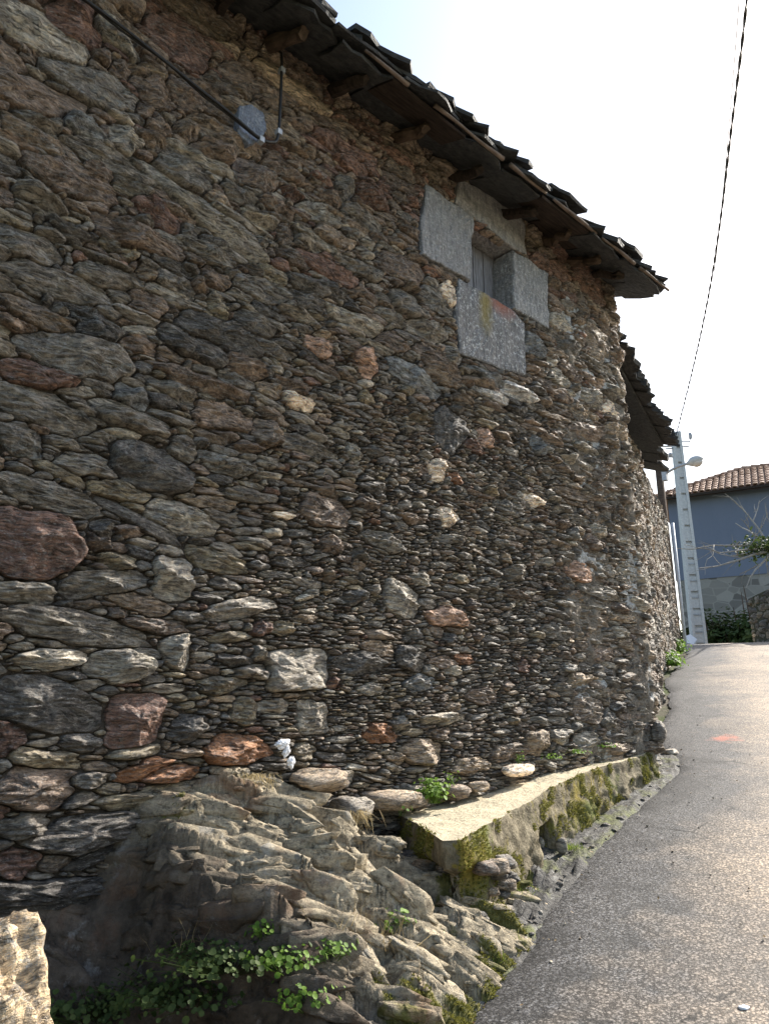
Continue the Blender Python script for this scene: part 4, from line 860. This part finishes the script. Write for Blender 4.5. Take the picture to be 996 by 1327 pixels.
def tile_plane(P, du, L, dvv, Hs, trim0, trim1):
    """barrel tiles in columns; trim0/1 give the hip cut slopes"""
    nr_ = int(Hs/.36); nc = int(L/.24); nn_ = np.cross(du, dvv); nn_ = nn_/np.linalg.norm(nn_); nn_ = nn_*np.sign(nn_[2])
    for c in range(nc):
        u = (c+.5)*.24
        for r in range(nr_):
            s = r*.36
            if u < trim0*s or u > L-trim1*s: continue
            V = []
            for (ss, lift) in ((s, .055+.02*RNG.random()), (s+.40, .012)):
                for k in range(5):
                    a = math.pi*k/4; V.append(P+du*(u+.105*math.cos(a))+dvv*ss+nn_*(lift+.065*math.sin(a)))
            tb.add(V, [(k, k+1, k+6, k+5) for k in range(4)]+[(0, 1, 2, 3, 4)])
sl_ = math.hypot(hw, rise)
tile_plane(A_, fdir, LF+2*ov, (fin*hw+UPV*rise)/sl_, sl_, hw/sl_, hw/sl_)
tile_plane(D_, -fin, DF+2*ov, (fdir*hw+UPV*rise)/sl_, sl_, hw/sl_, hw/sl_)
o = tb.build('tile_field', M_TILE, RB); o['kind'] = 'stuff'
for a, c_ in ((A_, R1), (R1, R2), (D_, R1)):
    n_ = int(np.linalg.norm(c_-a)/.36); V = [a+(c_-a)*i/n_ for i in range(n_+1)]
    for i in range(n_):
        b = MB(); b.tube([V[i]+UPV*.07, V[i+1]+UPV*.05], [.12, .09], 8); b.build('ridge_tile', M_TILE, RB)
b = MB(); b.box(fdir*LF/2-fin*(ov-.02)+UPV*(e0-.05), (LF+2*ov, .10, .10), [fdir, fin, UPV]); b.build('gutter_pipe', M_SOFF, BH)
# ------------------------------------------------------------------ vegetation
def m_leaf(name, c0, c1, tr=.4):
    t = NT(name, .6, .18); i = t.n('ShaderNodeAttribute', attribute_name='Col').outputs['Color']; f = t.noise(None, 40, 3)
    sp = t.n('ShaderNodeSeparateColor'); t.L(i, sp.inputs[0]); c = t.mix(sp.outputs[0], c0, c1)
    c = t.mix(t.ramp(f, .4, .7, 0, .4), c, t.mix(1., c, (1.5, 1.4, 1.), 'MULTIPLY'))
    m = t.out(c); bs = t.b; tl = t.n('ShaderNodeBsdfTranslucent'); t.L(c, tl.inputs[0]); mx = t.n('ShaderNodeMixShader'); mx.inputs[0].default_value = tr
    t.L(bs.outputs[0], mx.inputs[1]); t.L(tl.outputs[0], mx.inputs[2]); o_ = [q for q in t.t.nodes if q.type == 'OUTPUT_MATERIAL'][0]; t.L(mx.outputs[0], o_.inputs[0]); return m
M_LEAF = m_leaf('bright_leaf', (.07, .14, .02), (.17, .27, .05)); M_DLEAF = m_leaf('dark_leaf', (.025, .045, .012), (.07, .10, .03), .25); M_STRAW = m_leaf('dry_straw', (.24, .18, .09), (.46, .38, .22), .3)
M_GRASS = m_leaf('grass_blade', (.08, .13, .02), (.22, .27, .06)); M_MOSS = m_leaf('moss_tuft', (.06, .068, .014), (.24, .225, .06), .3)
def leaves(name, P, N, size, mat, rng, parent=None, round_=True, k=7):
    """rounded leaf discs, slightly cupped, at points P facing N"""
    P = np.asarray(P); n = len(P); N = N/np.linalg.norm(N, axis=1)[:, None]; a = np.cross(N, rng.normal(size=(n, 3))); a /= np.linalg.norm(a, axis=1)[:, None]; b_ = np.cross(N, a)
    th = np.linspace(0, 2*math.pi, k, endpoint=False); s = np.asarray(size)[:, None, None]; el = 1.0 if round_ else .45
    rim = P[:, None]+s*(a[:, None]*np.cos(th)[None, :, None]+b_[:, None]*np.sin(th)[None, :, None]*el+N[:, None]*(.18+.1*np.cos(2*th))[None, :, None])
    V = np.concatenate([rim, P[:, None]], 1).reshape(-1, 3); base = np.arange(n)[:, None]*(k+1)
    Fc = np.stack([np.stack([base[:, 0]+i, base[:, 0]+(i+1) % k, base[:, 0]+k], 1) for i in range(k)], 1).reshape(-1, 3)
    c = np.repeat(rng.random(n), k+1); return mesh_obj(name, V, Fc, mat, parent, col=np.stack([c, c, c, np.ones_like(c)], 1))
def blades(name, P, D, L, w_, mat, rng, parent=None, bend=.5):
    P = np.asarray(P); n = len(P); D = D/np.linalg.norm(D, axis=1)[:, None]; side = np.cross(D, rng.normal(size=(n, 3))); side /= np.linalg.norm(side, axis=1)[:, None]
    dr = rng.normal(size=(n, 3)); dr[:, 2] = -.4; L = np.asarray(L)[:, None]; w_ = np.broadcast_to(w_, n)[:, None]
    p1 = P+D*L*.5+dr*L*bend*.08; p2 = P+D*L*.95+dr*L*bend*.35
    V = np.stack([P-side*w_, P+side*w_, p1-side*w_*.8, p1+side*w_*.8, p2], 1).reshape(-1, 3); b0 = np.arange(n)*5
    Fc = np.concatenate([np.stack([b0, b0+1, b0+3], 1), np.stack([b0, b0+3, b0+2], 1), np.stack([b0+2, b0+3, b0+4], 1)]); c = np.repeat(rng.random(n), 5)
    return mesh_obj(name, V, Fc, mat, parent, col=np.stack([c, c, c, np.ones_like(c)], 1))
rl = np.random.default_rng(77)
def weed(name, label, C, spread, n, size, mat=M_LEAF, cat='plant', hgt=.06, stems=True):
    th = thing(name, label, cat, tuple(C)); v = np.clip(rl.normal(size=(n, 3)), -1.9, 1.9)*np.array([spread, spread*.8, hgt*.5]); v[:, 2] = np.abs(v[:, 2])+.01
    size = size*.62; n = n; N = v*np.array([1, 1, .5])/spread+np.array([.3, -.3, 1.2])+rl.normal(size=(n, 3))*.5
    leaves('leaves', v, N, size*(.5+.9*rl.random(n)), mat, rl, th)
    if stems:
        m = MB()
        for q in v[::3]: m.tube([(q[0]*.3, q[1]*.3, -.02), (q[0]*.75, q[1]*.75, q[2]*.6), tuple(q)], .0012, 3, cap=False)
        m.build('stems', mat, th, col=(.4, .4, .4, 1))
    return th
C = on_y(562, 1036, -.12); weed('leafy_weed', 'bright green leafy weed at the wall end of the ledge, largest on the ledge', C, .055, 200, .019, hgt=.10)
C = on_y(520, 1052, -.12); weed('leafy_weed', 'small green weed low between the long flat rock and the ledge', C, .03, 26, .013)
C = on_y(583, 1016, -.05); weed('leafy_weed', 'tiny green weed tight to the wall above the bright leafy weed', C, .03, 25, .012)
C = on_y(672, 988, -.03); weed('leafy_weed', 'tiny dark green weed between the pale flat stone and the wall', C, .022, 24, .011)
for px, py, n, lb in ((715, 985, 60, 'yellowish weeds at the back of the ledge, left of two greener far clumps'), (745, 978, 60, 'green weeds where the ledge meets the wall, middle of the far clumps'), (785, 970, 60, 'green weeds at the narrow far end of the ledge, nearest the house corner')):
    weed('leafy_weed', lb, on_y(px, py, -.04), .05, n, .011, hgt=.03, stems=False)
C = hit_rock(513, 1205); weed('leafy_weed', 'clump of round green leaves in a dark pocket halfway down the outcrop', C, .035, 34, .018, hgt=.06)
for px, py, n, sp_, lb in ((372, 1250, 260, .075, 'largest spread of round green leaves on the mossy outcrop, lower centre'), (345, 1215, 90, .04, 'pale small leaves on the outcrop just above the largest leafy spread'),
        (425, 1240, 130, .05, 'leaves on the outcrop just right of the largest leafy spread'), (400, 1300, 170, .06, 'leaves at the bottom frame edge below the largest leafy spread')):
    weed('creeping_weed', lb, hit_rock(px, py), sp_, n, .013, hgt=.05)
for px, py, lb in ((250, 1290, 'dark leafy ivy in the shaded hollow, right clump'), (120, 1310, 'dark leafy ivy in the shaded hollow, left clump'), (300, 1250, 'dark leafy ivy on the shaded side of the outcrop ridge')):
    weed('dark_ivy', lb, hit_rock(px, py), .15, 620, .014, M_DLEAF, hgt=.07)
def grass(name, label, C, spread, n, L, mat=M_GRASS, w_=.0016, up=(0, 0, 1.), sd=.45):
    th = thing(name, label, 'grass', tuple(C)); P = rl.normal(size=(n, 3))*np.array([spread, spread, .003])
    blades('blades', P, np.array(up)+rl.normal(size=(n, 3))*sd, L*(.4+.8*rl.random(n)), w_, mat, rl, th); return th
gp = [(575, 1287, .035, 150, 'bright grass tuft at the road edge near the bottom of the photo'), (537, 1306, .02, 70, 'small grass tuft left of the bright tuft at the road edge'), (625, 1222, .04, 120, 'grass tuft at the foot of the outcrop beside the asphalt'),
      (668, 1160, .05, 150, 'grass tuft in the gutter below the mossy ledge end'), (742, 1103, .035, 110, 'grass tuft at the drain hollow in the ledge front'), (640, 1250, .02, 50, 'tiny grass tuft on the asphalt edge'), (605, 1260, .03, 70, 'thin grass strip between outcrop and asphalt'),
      (768, 1020, .02, 30, 'sparse grass at the foot of the ledge front, far part')]
for px, py, s_, n, lb in gp:
    C = hit_ground(px, py); C[2] += .01; grass('grass_tuft', lb, C, s_, n, .05)
C = on_y(328, 1003, -.07); grass('dry_roots', 'straw-coloured dry roots hanging below the orange stone', C, .045, 170, .11, M_STRAW, .0012, (0, -.3, -1.), .4)
C = on_y(455, 1050, -.16); grass('dry_roots', 'pale dry grass hanging between the rocks at the wall foot', C, .05, 130, .13, M_STRAW, .0012, (.2, -.3, -.9), .5)
for px, py, lb in ((500, 1225, 'thin dry grass stalks beside the round-leaved clump on the outcrop'), (435, 1200, 'thin dry grass stalks high on the sunlit rock'), (255, 1230, 'thin pale stalks in the shaded hollow')):
    grass('dry_stalks', lb, hit_rock(px, py), .05, 22, .14, M_STRAW, .0010, (0, -.1, 1.), .5)
# moss cushions on the rock and on the ledge front
def moss_patch(name, label, P, N, n, rng, L=.010, mat=M_MOSS):
    i = rng.integers(len(P), size=n); Q = P[i]+rng.normal(size=(n, 3))*.003
    o = blades(name, Q, N[i]+rng.normal(size=(n, 3))*.6, L*(.5+rng.random(n)), .0022, mat, rng, None, .3); tag(o, label, 'moss', kind='stuff')
mk = moss.ravel() > .62; gX, gY = np.gradient(zz, .009); NR = np.stack([-gX, -gY, np.ones_like(zz)], -1).reshape(-1, 3); PR = np.stack([OX, OY, zz], -1).reshape(-1, 3)
sel = np.flatnonzero(mk & (OX.ravel() > 1.3) & (OX.ravel() < 3.3) & (wv.ravel() < 1.1) & (OY.ravel() < -.1))
moss_patch('moss', 'yellow-green moss cushions on the sloping bedrock', PR[sel], NR[sel], 42000, rl)
lm_ = mo+1.2*pn(SX, SY, SZ, 9, 77) > .62; PS = np.stack([SX, SY, SZ], -1)[lm_]; NS = np.concatenate([np.broadcast_to(LN[:, None], SX.shape+(2,)), np.full(SX.shape+(1,), .3)], -1)[lm_]
moss_patch('moss', 'thick yellow-green moss on the front face of the concrete ledge', PS, NS, 15000, rl, .014)
# weeds at the foot of the third house
for px, py, lb in ((862, 848, 'green weeds at the foot of the third house, nearer clump'), (872, 840, 'green weeds at the far corner of the third house')):
    q = at_depth(px, py, 13.0 if px < 870 else 15.2); q[2] = gz(q[0], q[1])+.05; weed('leafy_weed', lb, q, .15, 420, .042, hgt=.22, stems=False)
# dark thicket before the blue house: shrubs one can tell apart
def shrub(name, label, C, R, n, size, mat, cat='shrub'):
    th = thing(name, label, cat, tuple(C)); v = rl.normal(size=(n, 3)); v /= np.linalg.norm(v, axis=1)[:, None]; v *= rl.random(n)[:, None]**.4; v = v*np.asarray(R); v[:, 2] = np.abs(v[:, 2]) if True else v[:, 2]
    v *= (1+.35*pn(v[:, 0], v[:, 1], v[:, 2], 1.6))[:, None]
    leaves('crown', v, v+rl.normal(size=(n, 3))*R[0]*.6+np.array([0, 0, .3]), size*(.5+rl.random(n)), mat, rl, th, round_=False, k=5)
    m = MB()
    for _ in range(7):
        e_ = rl.normal(size=3)*np.asarray(R)*.5; e_[2] = abs(e_[2])+R[2]*.3; m.tube([(0, 0, -.2), e_*.5+rl.normal(size=3)*.05, e_], [.04, .025, .01], 5)
    m.build('stems', M_WOOD, th); return th
for px, D_, R, lb in ((893, 23.5, (.5, .5, .8), 'dark bramble bush just left of the concrete pole foot'), (922, 24, (.9, .7, 1.45), 'dark bramble bush right behind the concrete pole'), (950, 24, (1.0, .7, 1.35), 'dark bramble bush against the plinth, middle of the row'), (975, 23, (.8, .7, 1.2), 'dark bramble bush beside the mossy retaining wall')):
    q = at_depth(px, 830, D_); q[2] = gz(q[0], q[1])-.1; shrub('bramble_bush', lb, q, R, 1500, .09, M_DLEAF)
# mossy retaining wall at the right frame edge
RW0 = at_depth(976, 830, 20.5); RW1 = at_depth(1040, 833, 17.5)
f_, L_, d1, n1 = wall_map(RW0[:2], RW1[:2]); RWt = thing('retaining_wall', 'low mossy stone retaining wall at the right edge of the photo', 'wall', (RW0[0], RW0[1], 2.2)); rl0 = np.array(RWt.location)
stR, _ = rubble((0, L_), (1.9, at_depth(985, 772, 20)[2]), f_, lambda u, z: ('gkyt', (.4, .3, .2, .1), .2), lambda u, z: 1.5, [], [], .02, ((.14, .06, 300), (.08, .04, 500)), np.random.default_rng(9), prot=.06, maxgrow=.03, gap=.006)
place_rubble(stR, RWt, M_ST, 120); b = MB(); c_ = (RW0+RW1)/2; b.box(np.r_[c_[:2]-n1*.2, (1.9+at_depth(985, 772, 20)[2])/2]-rl0, (L_, .42, at_depth(985, 772, 20)[2]-1.9), [np.r_[d1, 0], np.r_[n1, 0], UPV]); b.build('wall_core', M_MO, RWt, col=(.06, .06, .04, 1))
# pollarded tree with pale bare twigs
TB = at_depth(1022, 835, 19.0); TR = thing('pollarded_tree', 'pollarded tree with pale bare twigs in front of the blue house', 'tree', (TB[0], TB[1], gz(TB[0], TB[1])-.1)); tl_ = np.array(TR.location)
hub = at_depth(1004, 712, 19.0)-tl_; b = MB(); b.tube(spline([(0, 0, 0), hub*.5+np.array([.1, 0, 0]), hub], 6), np.linspace(.2, .12, 13), 9); o = b.build('trunk', M_WOOD, TR)
tw = MB()
def twig(p, d_, L, r, lv):
    n_ = 5; P = [np.asarray(p)]; dd = d_/np.linalg.norm(d_)
    for _ in range(n_): dd = dd+rl.normal(size=3)*.13; dd /= np.linalg.norm(dd); P.append(P[-1]+dd*L/n_)
    tw.tube(P, np.linspace(r, r*.35, n_+1), 5)
    if lv:
        for _ in range(2 if lv > 1 else 3): k_ = rl.integers(1, n_+1); twig(P[k_], dd+rl.normal(size=3)*.55+UPV*.15, L*.55, r*.5, lv-1)
for px, py in ((905, 690), (925, 700), (948, 680), (915, 735), (965, 670), (1010, 660), (1030, 690), (940, 715), (955, 745)):
    e_ = at_depth(px, py, 19+rl.normal()*.8)-tl_; s_ = hub+(e_-hub)*.15; twig(s_, e_-s_, np.linalg.norm(e_-s_), .035, 2)
tw.build('branches', m_simple('pale_bark', (.20, .18, .16), (.38, .35, .31), 12, rough=.9), TR)
n = 900; v = rl.normal(size=(n, 3))*np.array([.35, .35, .13]); v += hub+np.array([0, 0, .05])-RGT*.25; leaves('crown', v, rl.normal(size=(n, 3))+UPV, .05*(.5+rl.random(n)), M_DLEAF, rl, TR, False, 5)
# ------------------------------------------------------------------ small things
# white rag wedged in the wall
M_RAG = m_simple('white_cloth', (.62, .62, .64), (.78, .78, .80), 12, rough=.8, bd=.003)
RG = thing('white_rag', 'crumpled white rag wedged into the wall beside the orange stone', 'rag', tuple(on_y(366, 966, -.09))); r0 = np.array(RG.location)
bm = bmesh.new(); bmesh.ops.create_icosphere(bm, subdivisions=5, radius=1); SV = np.array([v.co[:] for v in bm.verts]); SF = np.array([[v.index for v in f.verts] for f in bm.faces]); bm.free()
for px, py, r_, tl_r, sd in ((366, 964, (.042, .018, .022), -.25, 3.1), (371, 974, (.020, .015, .030), .35, 8.4), (377, 988, (.022, .014, .030), .25, 14.2)):
    V = SV*(1+.30*pn(SV[:, 0], SV[:, 1]+sd, SV[:, 2], 1.3)[:, None]-.42*np.abs(fbm(SV[:, 0]*1.4+.6*SV[:, 2], SV[:, 1], SV[:, 2]*.8, 1.6, 4, int(sd)))[:, None]); V = V*np.array(r_)
    V = np.stack([V[:, 0]*math.cos(tl_r)+V[:, 2]*math.sin(tl_r), V[:, 1], -V[:, 0]*math.sin(tl_r)+V[:, 2]*math.cos(tl_r)], 1)
    mesh_obj('fold', V+on_y(px, py, -.09)-r0, SF, M_RAG, RG)
# litter by the pole foot
q = at_depth(893, 832, 19.8); q[2] = gz(q[0], q[1])+.02; LT = MB(); LT.prism([(-.18, -.1), (.05, -.14), (.2, .02), (.08, .2), (-.12, .12)], .02, (0, 0, .12), [RGT, UPV*.8+FWH*.6, FWH])
o = LT.build('litter', M_RAG); o.location = q; tag(o, 'pale scrap of litter on the ground left of the concrete pole foot', 'litter')
for px, py, r, lb in ((963, 1305, .018, 'small pale pebble on the asphalt near the bottom right corner'), (552, 1275, .012, 'small pale pebble on the asphalt edge near the bright grass tuft')):
    q = hit_ground(px, py); q[2] -= .002; tag(boulder('pebble', q, (r*1.3, r, r*.3), rb, (.7, .68, .62), mat=M_RAG, sub=2, lich=0), lb, 'pebble')
# dry leaves and twigs at the asphalt edge
q = hit_ground(610, 1262); q[2] += .015; TWG = MB(); TWG.tube([(0, 0, 0), (.03, .02, .008), (.07, .03, .004)], [.004, .003, .002], 5); o = TWG.build('twig', M_STRAW, None, col=(.6, .6, .6, 1)); o.location = q; tag(o, 'pale dry twig on the asphalt beside the grass', 'twig')

# dry leaf litter and straw gathered along the verge
pts = []; ns = []
for _ in range(1500):
    i = rl.integers(len(ER)); e = ER[i]
    if not (1.2 < e[0] < 8): continue
    wd = rl.normal()*.09+.02 if rl.random() < .85 else rl.exponential(.5); p_ = e+Nn[i]*wd; z_ = float(rock_z(p_[0], p_[1])) if p_[0] < 4.0 and p_[1] < .1 else float(gz(*p_)); pts.append((p_[0], p_[1], z_+.016)); ns.append(rl.normal(size=3)*.35+UPV)
M_DRY = m_leaf('dry_leaf', (.10, .065, .035), (.30, .22, .12), .2)
tag(leaves('leaf_litter', pts, np.array(ns), .005+.009*rl.random(len(pts))**2, M_DRY, rl, None, False, 5), 'dry brown leaf litter strewn along the road edge', 'leaf litter', kind='stuff')
# ------------------------------------------------------------------ groups of like things
GR = {'weed': 'leafy weeds on the ledge and the outcrop', 'ivy': 'dark ivy in the shaded hollow', 'bramble_bush': 'bramble bushes before the blue house', 'grass_tuft': 'grass tufts along the road edge',
      'dry_roots': 'dry roots hanging from the wall foot', 'dry_stalks': 'dry stalks on the outcrop', 'rock': 'rocks lying at the wall foot', 'pebble': 'pale pebbles on the asphalt', 'stone_house': 'rubble stone houses in a row'}
for o in COL.objects:
    if o.parent is None and 'label' in o and 'kind' not in o:
        base = o.name.split('.')[0]
        for k, v in GR.items():
            if base == k or (k in ('weed', 'ivy') and k in base): o['group'] = v
for o in COL.objects:
    if o.name.split('.')[0] in ('blades',) and o.parent: o['kind'] = 'stuff'
